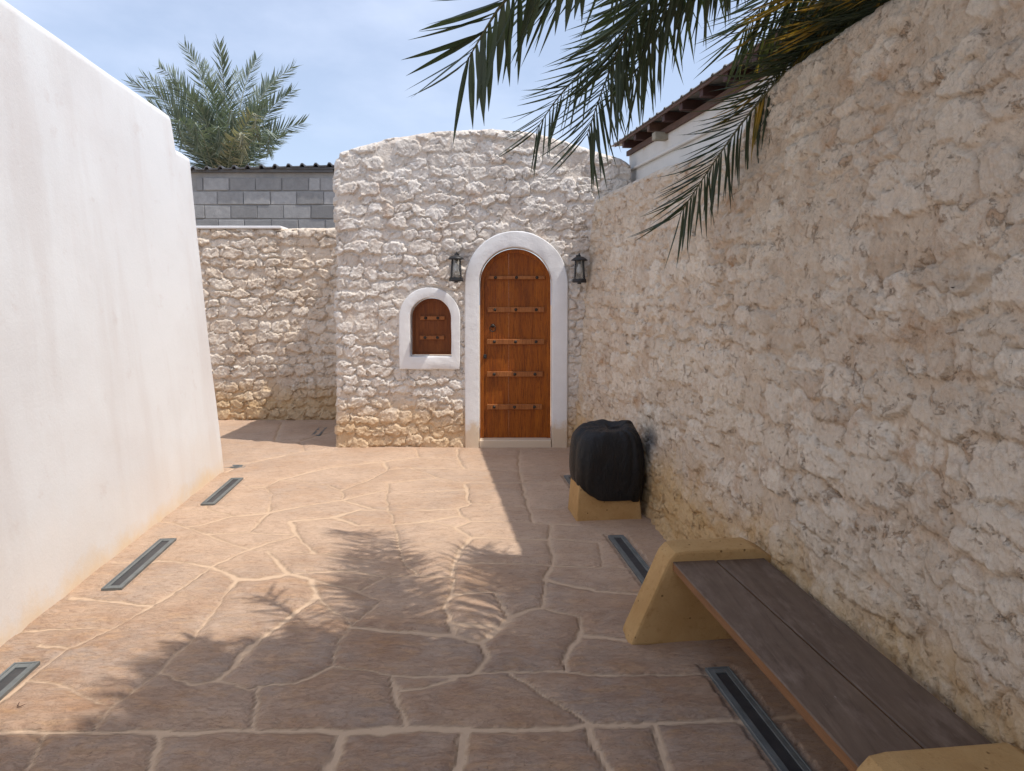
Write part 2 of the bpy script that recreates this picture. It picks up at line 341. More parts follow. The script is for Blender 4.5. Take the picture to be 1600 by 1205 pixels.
# ------------------------------------------------------------------ helpers: objects
def tag(o, label=None, cat=None, group=None, kind=None):
    if label: o['label'] = label
    if cat: o['category'] = cat
    if group: o['group'] = group
    if kind: o['kind'] = kind
    return o
def link(o, parent=None):
    COL.objects.link(o)
    if parent is not None:
        o.parent = parent
        root = parent
        m = Matrix.Identity(4)
        while root is not None:            # parents are only ever translated
            m = Matrix.Translation(root.location) @ m if root.parent is None else m
            root = root.parent
        if parent.parent is None: o.matrix_parent_inverse = m.inverted()
    return o
def empty(name, loc, label, cat, group=None):
    o = bpy.data.objects.new(name, None); o.empty_display_size = 0.2; o.location = loc; COL.objects.link(o)
    return tag(o, label, cat, group)
def raw_mesh(name, V, Fq, mat, smooth=True, normals=None, attr=None):
    me = bpy.data.meshes.new(name)
    V = np.asarray(V, dtype=np.float32)
    if isinstance(Fq, np.ndarray):
        nf = len(Fq); me.vertices.add(len(V)); me.vertices.foreach_set('co', V.ravel())
        me.loops.add(nf * 4); me.polygons.add(nf)
        me.loops.foreach_set('vertex_index', Fq.astype(np.int32).ravel())
        me.polygons.foreach_set('loop_start', np.arange(0, nf * 4, 4, dtype=np.int32))
        me.polygons.foreach_set('loop_total', np.full(nf, 4, dtype=np.int32))
        me.update(calc_edges=True)
    else:
        me.from_pydata([tuple(map(float, v)) for v in V], [], Fq); me.update()
    if smooth: me.polygons.foreach_set('use_smooth', np.ones(len(me.polygons), dtype=bool))
    for m in (mat if isinstance(mat, (list, tuple)) else [mat]): me.materials.append(m)
    if attr is not None:
        ca = me.color_attributes.new('ac', 'FLOAT_COLOR', 'POINT')
        ca.data.foreach_set('color', np.concatenate([attr, np.ones((len(attr), 1))], 1).astype(np.float32).ravel())
    if normals is not None: me.normals_split_custom_set_from_vertices([tuple(map(float, n)) for n in normals])
    return me
def add(name, V, Fq, mat, parent=None, smooth=False):
    return link(bpy.data.objects.new(name, raw_mesh(name, V, Fq, mat, smooth)), parent)
def from_bm(name, bm, mat, parent=None, smooth=False):
    me = bpy.data.meshes.new(name); bm.to_mesh(me); bm.free()
    for m in (mat if isinstance(mat, (list, tuple)) else [mat]): me.materials.append(m)
    if smooth: me.polygons.foreach_set('use_smooth', np.ones(len(me.polygons), dtype=bool))
    return link(bpy.data.objects.new(name, me), parent)
def bm_box(bm, p0, p1, bev=0.0, frame=None, seg=1, jit=0.0, rs=None):
    """box between two corners in a local frame (function mapping local xyz to world)"""
    b2 = bmesh.new(); bmesh.ops.create_cube(b2, size=1)
    for v in b2.verts:
        v.co = Vector([(p0[i] + p1[i]) / 2 + v.co[i] * (p1[i] - p0[i]) for i in range(3)])
        if jit: v.co += Vector([rs.uniform(-jit, jit) for _ in range(3)])
    if bev: bmesh.ops.bevel(b2, geom=b2.edges[:], offset=bev, segments=seg, profile=0.5, affect='EDGES')
    idx = {}
    for v in b2.verts: idx[v] = bm.verts.new(frame(*v.co) if frame else v.co)
    for f in b2.faces:
        bm.faces.new([idx[v] for v in f.verts])
    b2.free()
def box(name, p0, p1, mat, parent=None, bev=0.0, frame=None, seg=1, smooth=False):
    bm = bmesh.new(); bm_box(bm, p0, p1, bev, frame, seg)
    return from_bm(name, bm, mat, parent, smooth)
def tube(bm, pts, rad, n=8, cap=True):
    pts = [Vector(p) for p in pts]; rings = []
    for i, p in enumerate(pts):
        t = (pts[min(i + 1, len(pts) - 1)] - pts[max(i - 1, 0)]).normalized()
        a = t.cross(Vector((0, 0, 1)))
        if a.length < 1e-3: a = t.cross(Vector((0, 1, 0)))
        a.normalize(); b = t.cross(a)
        r = rad[i] if isinstance(rad, (list, tuple)) else rad
        rings.append([bm.verts.new(p + (a * math.cos(2 * math.pi * k / n) + b * math.sin(2 * math.pi * k / n)) * r) for k in range(n)])
    for i in range(len(rings) - 1):
        for k in range(n):
            bm.faces.new([rings[i][k], rings[i][(k + 1) % n], rings[i + 1][(k + 1) % n], rings[i + 1][k]])
    if cap:
        bm.faces.new(rings[0][::-1]); bm.faces.new(rings[-1])
def lathe(bm, c, prof, n=16, sides=None):
    rings = []
    for (r, z) in prof:
        rings.append([bm.verts.new((c[0] + r * math.cos(2 * math.pi * (k + .5) / n), c[1] + r * math.sin(2 * math.pi * (k + .5) / n), c[2] + z)) for k in range(n)])
    for i in range(len(rings) - 1):
        for k in range(n):
            bm.faces.new([rings[i][k], rings[i][(k + 1) % n], rings[i + 1][(k + 1) % n], rings[i + 1][k]])
    bm.faces.new(rings[0][::-1]); bm.faces.new(rings[-1])

# ------------------------------------------------------------------ relief: one height field cut into mortar and separate stones
def grid_normals(P):
    du = np.gradient(P, axis=1); dv = np.gradient(P, axis=0)
    n = np.cross(du, dv); l = np.linalg.norm(n, axis=2, keepdims=True); l[l == 0] = 1
    return n / l
def relief(parent, P, labels, attr, mat, bed_name, piece_name, keep=300, skirt=0.03, minfaces=8, flip=False, px_rank=True, bed_obj=None):
    """P (ny,nx,3) displaced points; labels (ny-1,nx-1): -2 hole, -1 mortar, k stone"""
    ny, nx, _ = P.shape
    N = grid_normals(P)
    if flip: N = -N
    idx = np.arange(ny * nx).reshape(ny, nx)
    a, b, c, d = idx[:-1, :-1], idx[:-1, 1:], idx[1:, 1:], idx[1:, :-1]
    Q = np.stack([a, b, c, d] if not flip else [a, d, c, b], -1).reshape(-1, 4)
    L = labels.ravel().copy()
    Pf = P.reshape(-1, 3); Nf = N.reshape(-1, 3); Af = attr.reshape(-1, 3)
    ids, cnt = np.unique(L[L >= 0], return_counts=True)
    small = ids[cnt < minfaces]
    L[np.isin(L, small)] = -1
    ids = ids[cnt >= minfaces]
    order = np.argsort(L, kind='stable'); Ls = L[order]
    areas = []
    groups = {}
    for k in ids:
        s = np.searchsorted(Ls, k, 'left'); e = np.searchsorted(Ls, k, 'right')
        groups[k] = order[s:e]
        ctr = Pf[Q[order[s:e]].ravel()]
        m = ctr.mean(0); r = proj(m)
        ext = (ctr.max(0) - ctr.min(0)); sz = float(np.sort(ext)[-1] * np.sort(ext)[-2])
        if r is None or r[0] < -80 or r[0] > 1680 or r[1] < -80 or r[1] > 1290: areas.append(0.0)
        else: areas.append(sz * F * F / r[2] ** 2)
    rank = np.argsort(-np.array(areas)) if len(areas) else []
    big = [ids[i] for i in rank[:keep] if areas[i] > 0]; bigset = set(big)
    rest = [k for k in ids if k not in bigset]
    def sub(faces, name, sk):
        q = Q[faces]; used, inv = np.unique(q.ravel(), return_inverse=True); q = inv.reshape(-1, 4)
        V = Pf[used]; n = Nf[used]; A = Af[used]
        if sk > 0:
            e = np.concatenate([q[:, [0, 1]], q[:, [1, 2]], q[:, [2, 3]], q[:, [3, 0]]])
            key = e[:, 0].astype(np.int64) * 10 ** 7 + e[:, 1]; rk = e[:, 1].astype(np.int64) * 10 ** 7 + e[:, 0]
            be = e[~np.isin(key, rk)]
            nb = len(V); V = np.concatenate([V, V - n * sk]); A = np.concatenate([A, A])
            sq = np.stack([be[:, 1], be[:, 0], be[:, 0] + nb, be[:, 1] + nb], -1)
            n2 = np.concatenate([n, n]); q = np.concatenate([q, sq])
            usedv, inv2 = np.unique(q.ravel(), return_inverse=True)
            return raw_mesh(name, V[usedv], inv2.reshape(-1, 4), mat, True, n2[usedv], A[usedv])
        return raw_mesh(name, V, q, mat, True, n, A)
    bed = sub(np.where(L == -1)[0], bed_name, 0)
    if bed_obj is not None:
        bed_obj.data = bed; par = bed_obj; bo = bed_obj
    else:
        bo = link(bpy.data.objects.new(bed_name, bed), parent); par = parent
    for k in big:
        link(bpy.data.objects.new(piece_name, sub(groups[k], piece_name, skirt)), par)
    if rest:
        o = link(bpy.data.objects.new(piece_name, sub(np.concatenate([groups[k] for k in rest]), piece_name, skirt)), par)
        o.name = 'small_' + piece_name + 's'; o['kind'] = 'stuff'
    return bo

def rubble(A, B, seed, ch=(0.09, 0.17), sw=(0.10, 0.27), amp=0.035, gap=0.86, warp=0.02, bury=0.12, rough=0.006, mortar=0.006, chis=1.0, fillb=-0.10, filla=0.45, fw=(0.36, 0.14)):
    """height, mask, id, tone, rust on coordinates A (along) and B (up)"""
    rs = np.random.RandomState(seed)
    a0, a1, b0, b1 = A.min() - .2, A.max() + .2, B.min() - .1, B.max() + .1
    cx = []; cy = []; hw = []; hh = []
    y = b0
    while y < b1:
        h = rs.uniform(*ch); x = a0 + rs.uniform(0, .2)
        while x < a1:
            w = rs.uniform(*sw) * (0.75 + h / (ch[0] + ch[1]) * 0.5)
            if rs.rand() < 0.16 and h > 0.12:     # two thin stones one above the other
                cx += [x + w / 2, x + w / 2 + rs.uniform(-.02, .02)]; cy += [y + h * .25, y + h * .76]
                hw += [w / 2, w / 2 * rs.uniform(.8, 1)]; hh += [h * .25, h * .25]
            else:
                cx.append(x + w / 2); cy.append(y + h / 2 + rs.uniform(-.022, .022)); hw.append(w / 2); hh.append(h / 2 * rs.uniform(.85, 1.1))
            x += w
        y += h
    cx, cy, hw, hh = map(np.array, (cx, cy, hw, hh)); n = len(cx)
    shp = A.shape
    sag = 0.03 * fbm(A * 0.9, B * 0.9, 2, seed + 9)
    a = (A + warp * fbm(A * 9, B * 9, 3, seed + 1) + 0.4 * warp * fbm(A * 30, B * 30, 2, seed + 3)).ravel()
    b = (B + sag + warp * fbm(A * 9, B * 9, 3, seed + 2) + 0.4 * warp * fbm(A * 30, B * 30, 2, seed + 4)).ravel()
    F1 = np.full(a.shape, 9.0); F2 = np.full(a.shape, 9.0); ID = np.zeros(a.shape, dtype=np.int64)
    skew = rs.uniform(-.35, .35, n)
    ob = np.argsort(b); bs = b[ob]
    for i in range(n):
        lo = np.searchsorted(bs, cy[i] - hh[i] * 2.2); hi = np.searchsorted(bs, cy[i] + hh[i] * 2.2)
        s = ob[lo:hi]; s = s[np.abs(a[s] - cx[i]) < hw[i] * 2.2 + .03]
        if len(s) == 0: continue
        dx = (a[s] - cx[i] + skew[i] * (b[s] - cy[i])) / hw[i]; dy = (b[s] - cy[i]) / hh[i]
        d = (np.abs(dx) ** 2.7 + np.abs(dy) ** 2.7) ** (1 / 2.7)
        f1 = F1[s]; up = d < f1
        F2[s] = np.where(up, f1, np.minimum(F2[s], d)); F1[s] = np.where(up, d, f1); ID[s] = np.where(up, i, ID[s])
    gapn = gap + 0.12 * fbm(a * 14, b * 14, 3, seed + 5)
    e = np.minimum(gapn - F1, (F2 - F1) * 0.9 - 0.01)
    si = ID
    am = rs.uniform(0.25, 1.0, n) ** 1.1; am[rs.rand(n) < bury] = -0.15
    tone = rs.rand(n); rust = (rs.rand(n) ** 2)
    lx = (a - cx[si]) / hw[si]; ly = (b - cy[si]) / hh[si]
    # broken faces: a coarse plane per stone, then a jumble of small tilted planes
    tx_ = rs.uniform(-.30, .30, n); ty_ = rs.uniform(-.35, .15, n)
    plane = tx_[si] * lx + ty_[si] * ly
    def facets(fs, sd, k):
        ua, ub = a * fs + 0.5 * fbm(a * fs * 1.3, b * fs * 1.3, 2, sd), b * fs * 1.25 + 0.5 * fbm(a * fs * 1.3 + 40, b * fs * 1.3, 2, sd)
        ia, ib = np.floor(ua).astype(np.int64), np.floor(ub).astype(np.int64)
        best = np.full(a.shape, 9.0); val = np.zeros(a.shape)
        for dx in (-1, 0, 1):
            for dy in (-1, 0, 1):
                px_ = ia + dx; py_ = ib + dy
                jx = px_ + _h(px_, py_, si, sd); jy = py_ + _h(px_, py_, si, sd + 1)
                dd = (ua - jx) ** 2 + (ub - jy) ** 2
                t1 = _h(px_, py_, si, sd + 2) * 2 - 1; t2 = _h(px_, py_, si, sd + 3) * 2 - 1; t3 = _h(px_, py_, si, sd + 4)
                v_ = (t3 - .5) * .8 + (ua - jx) * t1 * k + (ub - jy) * t2 * k
                m_ = dd < best; best = np.where(m_, dd, best); val = np.where(m_, v_, val)
        return val
    fa = facets(8.5, seed + 40, 1.3); fb_ = facets(27.0, seed + 50, 1.4); fc = fa * fw[0] + fb_ * fw[1]
    rg = ridged(a * 22 + si * 3.7, b * 26 + si * 1.3, 4, seed + 6) - 0.5
    edge = 1 - sstep(-0.06, 0.15, e)
    hst = amp * (am[si] + 0.55 * plane + 0.6 * fc * chis - 1.25 * edge) + rough * 1.6 * rg
    fill = amp * (fillb + filla * fbm(a * 1.7, b * 2.3, 3, seed + 11) + 0.16 * fbm(a * 9, b * 12, 3, seed + 12))
    hm = fill + mortar * 0.8 * fbm(a * 16, b * 16, 4, seed + 7)
    dlt = (hst - hm) / amp
    mask = sstep(-0.04, 0.14, dlt)
    kk = 0.0035
    H = np.maximum(hst, hm) + kk * np.exp(-np.abs(hst - hm) / kk) * .6 + 0.010 * fbm(a * 2.4, b * 2.4, 2, seed + 8)
    e = np.minimum(e + 0.04, dlt + 0.05)
    return (H.reshape(shp), mask.reshape(shp), np.where(am > 0.0, 1, 0)[si].reshape(shp), si.reshape(shp),
            np.clip(tone[si] * .9 + .05 + .25 * fa + .12 * fb_, 0, 1).reshape(shp), np.clip(rust[si] + .3 * fb_ + .2 * fa, 0, 1).reshape(shp), e.reshape(shp))
def face_labels(ID, e, ok):
    i00 = ID[:-1, :-1]; same = (i00 == ID[1:, 1:]) & (i00 == ID[:-1, 1:]) & (i00 == ID[1:, :-1])
    ee = (e[:-1, :-1] + e[1:, 1:] + e[:-1, 1:] + e[1:, :-1]) / 4
    return np.where(same & (ee > 0.0) & (ok[:-1, :-1] > 0), i00, -1)

# ================================================================== SETTING
FY = 7.02                                   # the facade's plane
# ---- ground: one large sheet
gs = 400
add('ground', [(-gs, -gs, -0.06), (gs, -gs, -0.06), (gs, gs, -0.06), (-gs, gs, -0.06)], [(0, 1, 2, 3)], MAT['sand'])['kind'] = 'structure'

# ---- pavement: joints traced between the flagstones, stones found by flood fill
J = [
 [(45,1062),(107,1015),(180,980),(235,949),(290,915),(332,885)], [(45,1062),(110,1078),(175,1108)], [(45,1062),(20,1085),(-40,1120)],
 [(342,942),(325,965),(297,1005),(250,1050),(182,1102),(155,1130),(150,1146)], [(342,942),(370,905)],
 [(250,1050),(300,1068),(335,1065),(390,1077),(402,1072)], [(335,1065),(360,1045),(375,1025),(410,1000),(450,967),(492,935),(487,907),(450,897)],
 [(-80,1150),(0,1147),(250,1146),(400,1142),(520,1145),(625,1141),(800,1142),(900,1137),(1025,1132),(1137,1127),(1250,1120)],
 [(245,1147),(246,1170),(235,1210),(225,1260)], [(72,1147),(55,1180),(40,1210),(20,1260)], [(402,1072),(405,1095),(400,1117),(398,1142)],
 [(402,1072),(462,1065),(520,1041),(600,1055),(700,1059),(750,1050),(800,1050),(885,1050),(950,1057),(1062,1057),(1150,1052)],
 [(612,1057),(612,1065),(620,1105),(630,1132),(630,1142)], [(520,1041),(527,1005),(547,980),(585,950),(595,940),(560,925),(520,915),(487,907)],
 [(547,980),(540,965),(492,935)], [(547,982),(575,984),(650,991),(710,994),(732,1002),(750,1005),(775,985),(800,965),(825,954),(847,951)],
 [(710,994),(707,976),(700,960),(692,947),(705,930),(770,925),(800,965)], [(707,976),(770,980),(775,985)],
 [(750,1005),(760,1025),(745,1049)], [(847,951),(905,965),(907,992),(882,1035),(885,1050)], [(847,951),(850,905),(865,885),(857,850),(860,820)],
 [(800,1053),(837,1080),(895,1117),(920,1136)], [(920,1136),(925,1160),(950,1210),(965,1260)], [(535,1145),(520,1185),(507,1210),(500,1260)],
 [(727,1143),(722,1192),(715,1210),(710,1260)], [(612,1065),(625,1080),(675,1075),(712,1060)], [(907,992),(975,1000),(1010,1003)],
 [(322,787),(322,795),(365,807),(417,802),(450,796),(535,782),(600,767),(605,765)], [(365,807),(320,820),(290,824)],
 [(235,815),(260,817),(322,835),(390,860),(417,862),(510,867),(560,875),(627,872),(650,877)], [(322,835),(385,834),(465,836)],
 [(385,834),(420,802),(425,772),(412,762),(437,750),(512,759),(535,767),(535,782)], [(412,762),(385,761)], [(437,750),(512,732),(600,722),(655,715)],
 [(355,738),(375,727),(475,706),(520,703)], [(535,767),(585,747),(605,735),(642,732),(684,747)], [(465,836),(452,815),(520,809),(562,797),(605,798)],
 [(465,836),(415,850),(390,860)], [(465,836),(490,865)], [(417,862),(430,875),(450,897),(400,907),(370,905),(332,885),(250,877),(225,880)],
 [(332,885),(385,862)], [(450,897),(550,892),(600,903),(652,900),(705,901)], [(535,782),(585,796)],
 [(605,800),(605,765),(605,756),(684,747),(722,755),(815,755),(880,757)], [(605,800),(715,795),(735,787),(825,794),(890,797)],
 [(605,800),(615,807),(617,819),(620,842),(627,872)], [(520,809),(560,822),(617,819),(670,815),(720,807),(715,795)], [(670,815),(710,825),(735,815)],
 [(720,807),(735,815),(835,817),(860,820),(900,822)], [(727,757),(730,782),(735,787)], [(605,773),(725,766)], [(817,757),(825,794),(835,817)],
 [(720,860),(735,840),(855,844)], [(710,825),(735,840)], [(720,860),(705,901)], [(720,881),(820,882),(865,885),(940,887),(985,890)], [(705,901),(712,903),(705,930)],
 [(655,715),(650,703)], [(715,703),(715,715),(725,733),(642,732)], [(725,733),(810,737),(817,755)], [(655,715),(715,718)], [(605,735),(600,722)],
 [(560,925),(600,903)], [(627,872),(652,900)], [(850,905),(930,925),(1000,930)], [(940,887),(935,850),(860,842)], [(150,1146),(175,1108)],
 [(180,980),(90,985),(30,990)], [(107,1015),(60,1010)], [(235,949),(170,940),(110,935)], [(322,795),(290,800)], [(225,880),(180,880)],
 [(810,737),(812,703)], [(1025,1132),(1035,1180),(1050,1260)], [(475,706),(470,690),(395,690)], [(470,690),(520,675)], [(430,690),(440,660)],
]
def joint_dist(X, Y):
    D = np.full(X.shape, 9.0)
    xs = X.ravel(); ys = Y.ravel(); Df = D.ravel()
    rs = random.Random(4)
    for pl in J:
        w = rs.uniform(0.003, 0.013)
        g = [gp(px, py) for px, py in pl]
        for (p, q) in zip(g[:-1], g[1:]):
            m = (xs > min(p[0], q[0]) - .15) & (xs < max(p[0], q[0]) + .15) & (ys > min(p[1], q[1]) - .15) & (ys < max(p[1], q[1]) + .15)
            s = np.where(m)[0]
            if len(s) == 0: continue
            vx, vy = q[0] - p[0], q[1] - p[1]; l2 = vx * vx + vy * vy + 1e-9
            t = np.clip(((xs[s] - p[0]) * vx + (ys[s] - p[1]) * vy) / l2, 0, 1)
            d = np.hypot(xs[s] - p[0] - t * vx, ys[s] - p[1] - t * vy) - w
            Df[s] = np.minimum(Df[s], d)
    return Df.reshape(X.shape)
xs = np.concatenate([np.arange(-5.2, -2.9, 0.03), np.arange(-2.9, 1.75, 0.0105)])
ys = [-2.0]
while ys[-1] < 8.9:
    y = ys[-1]; ys.append(y + (0.035 if y < 1.45 else max(0.0085, 0.0022 * y + 0.002)))
ys = np.array(ys)
X, Y = np.meshgrid(xs, ys)
wx = X + 0.018 * fbm(X * 7, Y * 7, 4, 21) + 0.006 * fbm(X * 34, Y * 34, 2, 22)
wy = Y + 0.018 * fbm(X * 7, Y * 7, 4, 23) + 0.006 * fbm(X * 34, Y * 34, 2, 24)
D = joint_dist(wx, wy) - 0.009 * fbm(X * 3.5, Y * 3.5, 2, 26) - 0.003 * fbm(X * 40, Y * 40, 2, 27)
# behind the camera and beyond the traced part the paving goes on as irregular slabs
rs_ = np.random.RandomState(8)
sx, sy = [], []
for i in range(8):
    for j in range(6): sx.append(-2.9 + i * .62 + rs_.uniform(-.2, .2) + (j % 2) * .3); sy.append(-2.1 + j * .62 + rs_.uniform(-.18, .18))
d1 = np.full(X.shape, 9.0); d2 = np.full(X.shape, 9.0)
for a_, b_ in zip(sx, sy):
    d = np.hypot(wx - a_, wy - b_); d2 = np.where(d < d1, d1, np.minimum(d2, d)); d1 = np.minimum(d, d1)
near = Y < 1.50
D = np.where(near, np.minimum(D, (d2 - d1) / 2 - 0.016), D)
D = np.where(np.abs(Y - 1.50) < 0.03, np.minimum(D, np.abs(Y - 1.50) - 0.018), D)
# labels by flood fill over open cells
open_ = (D > 0.0)
Lb = np.zeros(X.shape, dtype=np.int64); Lb[open_] = np.arange(1, open_.sum() + 1)
for it in range(4000):
    o = Lb.copy()
    for ax in (0, 1):
        # running maximum along each direction until blocked
        for rev in (False, True):
            A_ = Lb if not rev else np.flip(Lb, ax)
            A_ = np.moveaxis(A_, ax, 0)
            for r in range(1, A_.shape[0]):
                A_[r] = np.where(A_[r] > 0, np.maximum(A_[r], np.where(A_[r - 1] > 0, A_[r - 1], 0)), 0)
    if np.array_equal(o, Lb): break
ul, inv = np.unique(Lb, return_inverse=True); Lb = inv.reshape(X.shape)      # 0 = joint
nl = len(ul)
tone = rs_.rand(nl); rgh = rs_.rand(nl); lift = rs_.uniform(-0.003, 0.006, nl); tx = rs_.uniform(-.006, .006, nl); ty = rs_.uniform(-.006, .006, nl)
mask = sstep(-0.004, 0.016, D)
lay = fbm(X * 3.0, Y * 9.0, 5, 31); lay2 = ridged(X * 5, Y * 15, 4, 33)
step_ = np.floor((lay * 0.5 + 0.5) * 7) / 7
Hs = (0.007 + lift[Lb] + tx[Lb] * X * .3 + 0.004 * lay + 0.006 * (step_ - .5) * rgh[Lb] + 0.004 * (lay2 - .5) * rgh[Lb])
H = -0.001 + 0.003 * fbm(X * 5, Y * 5, 3, 35) + mask * (Hs + 0.0005) * sstep(-0.01, 0.05, D) * 0.8
H = H * sstep(0.9, 1.5, X * 0 + 9)      # full relief everywhere
def near_dr(c, w=0.075, l=0.40):
    u_, v_ = X * UH[0] + Y * UH[1], X * VH[0] + Y * VH[1]
    return (np.abs(u_ - c[0]) < w - .012) & (np.abs(v_ - c[1]) < l - .005)
def to_uv(p): return (p[0] * UH[0] + p[1] * UH[1], p[0] * VH[0] + p[1] * VH[1])
LIGHTS = []
for v_ in (5.62, 4.115, 2.62): LIGHTS.append((-1.695, v_))
for v_ in (5.395, 3.865, 2.27): LIGHTS.append((1.135, v_))
for c in LIGHTS: H = np.where(near_dr(c, 0.085, 0.41), np.minimum(H, -0.004), H)
P = np.stack([X, Y, H], -1)
attr = np.stack([np.clip(mask * (0.85 + 0.5 * fbm(X * 2.2, Y * 2.2, 3, 37) + .35), 0, 1), tone[Lb], rgh[Lb]], -1)
fl = Lb[:-1, :-1] - 1
same = (Lb[:-1, :-1] == Lb[1:, 1:]) & (Lb[:-1, :-1] == Lb[1:, :-1]) & (Lb[:-1, :-1] == Lb[:-1, 1:])
lab = np.where(same & (fl >= 0), fl, -1)
pav = bpy.data.objects.new('pavement', bpy.data.meshes.new('tmp')); COL.objects.link(pav); pav['kind'] = 'structure'
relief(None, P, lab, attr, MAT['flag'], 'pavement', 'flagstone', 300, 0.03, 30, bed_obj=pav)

# ---- right boundary wall
def rw_u0(v): return np.interp(v, [-2, 1.0, 3.0, 4.4, 7.2], [1.40, 1.42, 1.445, 1.46, 1.385])
RWT = [(905, 330), (930, 314), (962, 298), (1000, 281), (1046, 258), (1100, 240), (1150, 222), (1168, 205), (1215, 140), (1250, 112), (1290, 86), (1340, 58), (1385, 32), (1430, 0)]
tp = [on_u(px, py, float(np.interp(px, [900, 1160, 1220, 1430], [1.68, 1.70, 1.76, 1.79]))) for px, py in RWT]
tp.sort(); tv = [t[0] for t in tp]; th_ = [t[1] for t in tp]
tv = [-2.0] + tv; th_ = [th_[0]] + th_
print('right wall top', [(round(a, 2), round(b, 2)) for a, b in zip(tv, th_)])
vs = [-2.0]
while vs[-1] < 7.02: vs.append(vs[-1] + (0.05 if vs[-1] < 1.5 else max(0.0075, 0.0017 * vs[-1] ** 2 * (1 - 0.35 * (vs[-1] > 4)))))
vs = np.array(vs); hs = np.linspace(0, 1, 300)
Vv, T = np.meshgrid(vs, hs)
top = np.interp(Vv, tv, th_) + 0.015 * fbm(Vv * 3, Vv * 0, 3, 51)
Z = T * top
H, mk, ok, ID, tn, ru, e = rubble(Vv, Z, 77, (0.09, 0.19), (0.10, 0.34), 0.019, 1.03, 0.036, 0.10, 0.007, 0.007, 1.25, -0.10, 0.55, (0.42, 0.26))
H = H + 0.020 * fbm(Vv * 1.5, Z * 1.5, 3, 52)
# trowelled smears and torn edges in the plaster skin
rip = ridged(Vv * 9, Z * 6, 4, 53); H = H - 0.014 * sstep(0.72, 0.86, rip) * (vnoise(Vv * 2, Z * 2, 54) > .3)
rounding = np.clip((Z - (top - 0.09)) / 0.09, 0, 1); back = 0.10 * (1 - np.sqrt(1 - rounding ** 2 * 0.999))
U = rw_u0(Vv) + 0.20 * (Z / 2.5) ** 0.9 - H + back
PX = U * UH[0] + Vv * VH[0]; PY = U * UH[1] + Vv * VH[1]
P = np.stack([PX, PY, Z], -1)
# foot spreads a little to the paving, and the top turns over to the back
ext = []
for db, dz in ((0.06, 0.012), (0.22, 0.010), (0.32, -0.05), (0.33, -0.5)):
    q = P[-1].copy(); q[:, 0] += UH[0] * db; q[:, 1] += UH[1] * db; q[:, 2] += dz + 0.01 * fbm(vs * 4, vs * 0 + db * 9, 2, 55); ext.append(q)
P = np.concatenate([P, np.array(ext)], 0)
def padr(a, n, val=None):
    r = np.repeat(a[-1:], n, 0)
    if val is not None: r = r * 0 + val
    return np.concatenate([a, r], 0)
lab = face_labels(ID, e, ok); lab = padr(lab, 4, -1)
attr = np.stack([padr(mk, 4), padr(tn, 4), padr(ru, 4)], -1)
rw = empty('boundary_wall', uv(1.6, 3.5), 'long tan rubble wall smeared with mortar running along the right side behind the bench', 'wall')
relief(rw, P, lab, attr, MAT['right'], 'mortar', 'stone', 299, 0.03, 10, flip=True)
bm = bmesh.new(); pts = []
for i, v in enumerate(np.linspace(-1.98, 6.98, 30)):
    t = float(np.interp(v, tv, th_)) - 0.13; u0 = float(rw_u0(v))
    pts.append([bm.verts.new(uv(u0 + .08, v, -0.05)), bm.verts.new(uv(1.96, v, -0.05)), bm.verts.new(uv(1.945, v, t)), bm.verts.new(uv(u0 + .30, v, t))])
for a_, b_ in zip(pts[:-1], pts[1:]):
    for k in range(4): bm.faces.new([a_[k], a_[(k + 1) % 4], b_[(k + 1) % 4], b_[k]])
bm.faces.new(pts[0]); bm.faces.new(pts[-1][::-1]); from_bm('wall_core', bm, MAT['right'], rw)

# ---- facade of the small stone building
ztop_px = [(500, 262), (524, 246), (532, 236), (560, 226), (610, 213), (660, 206), (710, 202), (770, 200), (810, 202), (850, 210), (900, 224), (940, 236), (972, 246), (985, 258)]
fx = [at(px, py, FY)[0] for px, py in ztop_px]; fz = [at(px, py, FY)[2] for px, py in ztop_px]
FX0 = at(524.5, 500, FY)[0]; FX1 = 1.22; R = 0.05
print('facade', FX0, fz[1], max(fz))
a_front = np.arange(0, FX1 - (FX0 + R), 0.0098); a_arc = -np.linspace(R * 1.5708, 0, 7)[:-1]
a_side = -R * 1.5708 - np.arange(1.60, 0, -0.04)
aa = np.concatenate([a_side, a_arc, a_front]); nT = 325
def f_base(a):
    a = np.asarray(a)
    ang = np.clip(-a / R, 0, math.pi / 2)
    x = np.where(a >= 0, FX0 + R + a, FX0 + R - R * np.sin(ang)); y = np.where(a >= 0, FY, FY + R - R * np.cos(ang))
    y = np.where(a < -R * 1.5708, FY + R + (-a - R * 1.5708), y)
    nx = np.where(a >= 0, 0, -np.sin(ang)); ny_ = np.where(a >= 0, -1, -np.cos(ang))
    return x, y, nx, ny_
bx_, by_, bnx, bny = f_base(aa)
topz = np.interp(bx_, fx, fz) + 0.012 * fbm(aa * 4, aa * 0, 3, 61)
Aa, T = np.meshgrid(aa, np.linspace(0, 1, nT)); Z = T * topz[None, :]
H, mk, ok, ID, tn, ru, e = rubble(Aa, Z, 12, (0.085, 0.175), (0.10, 0.30), 0.025, 1.03, 0.038, 0.06, 0.007, 0.006, 1.25, -0.10, 0.65, (0.46, 0.24))
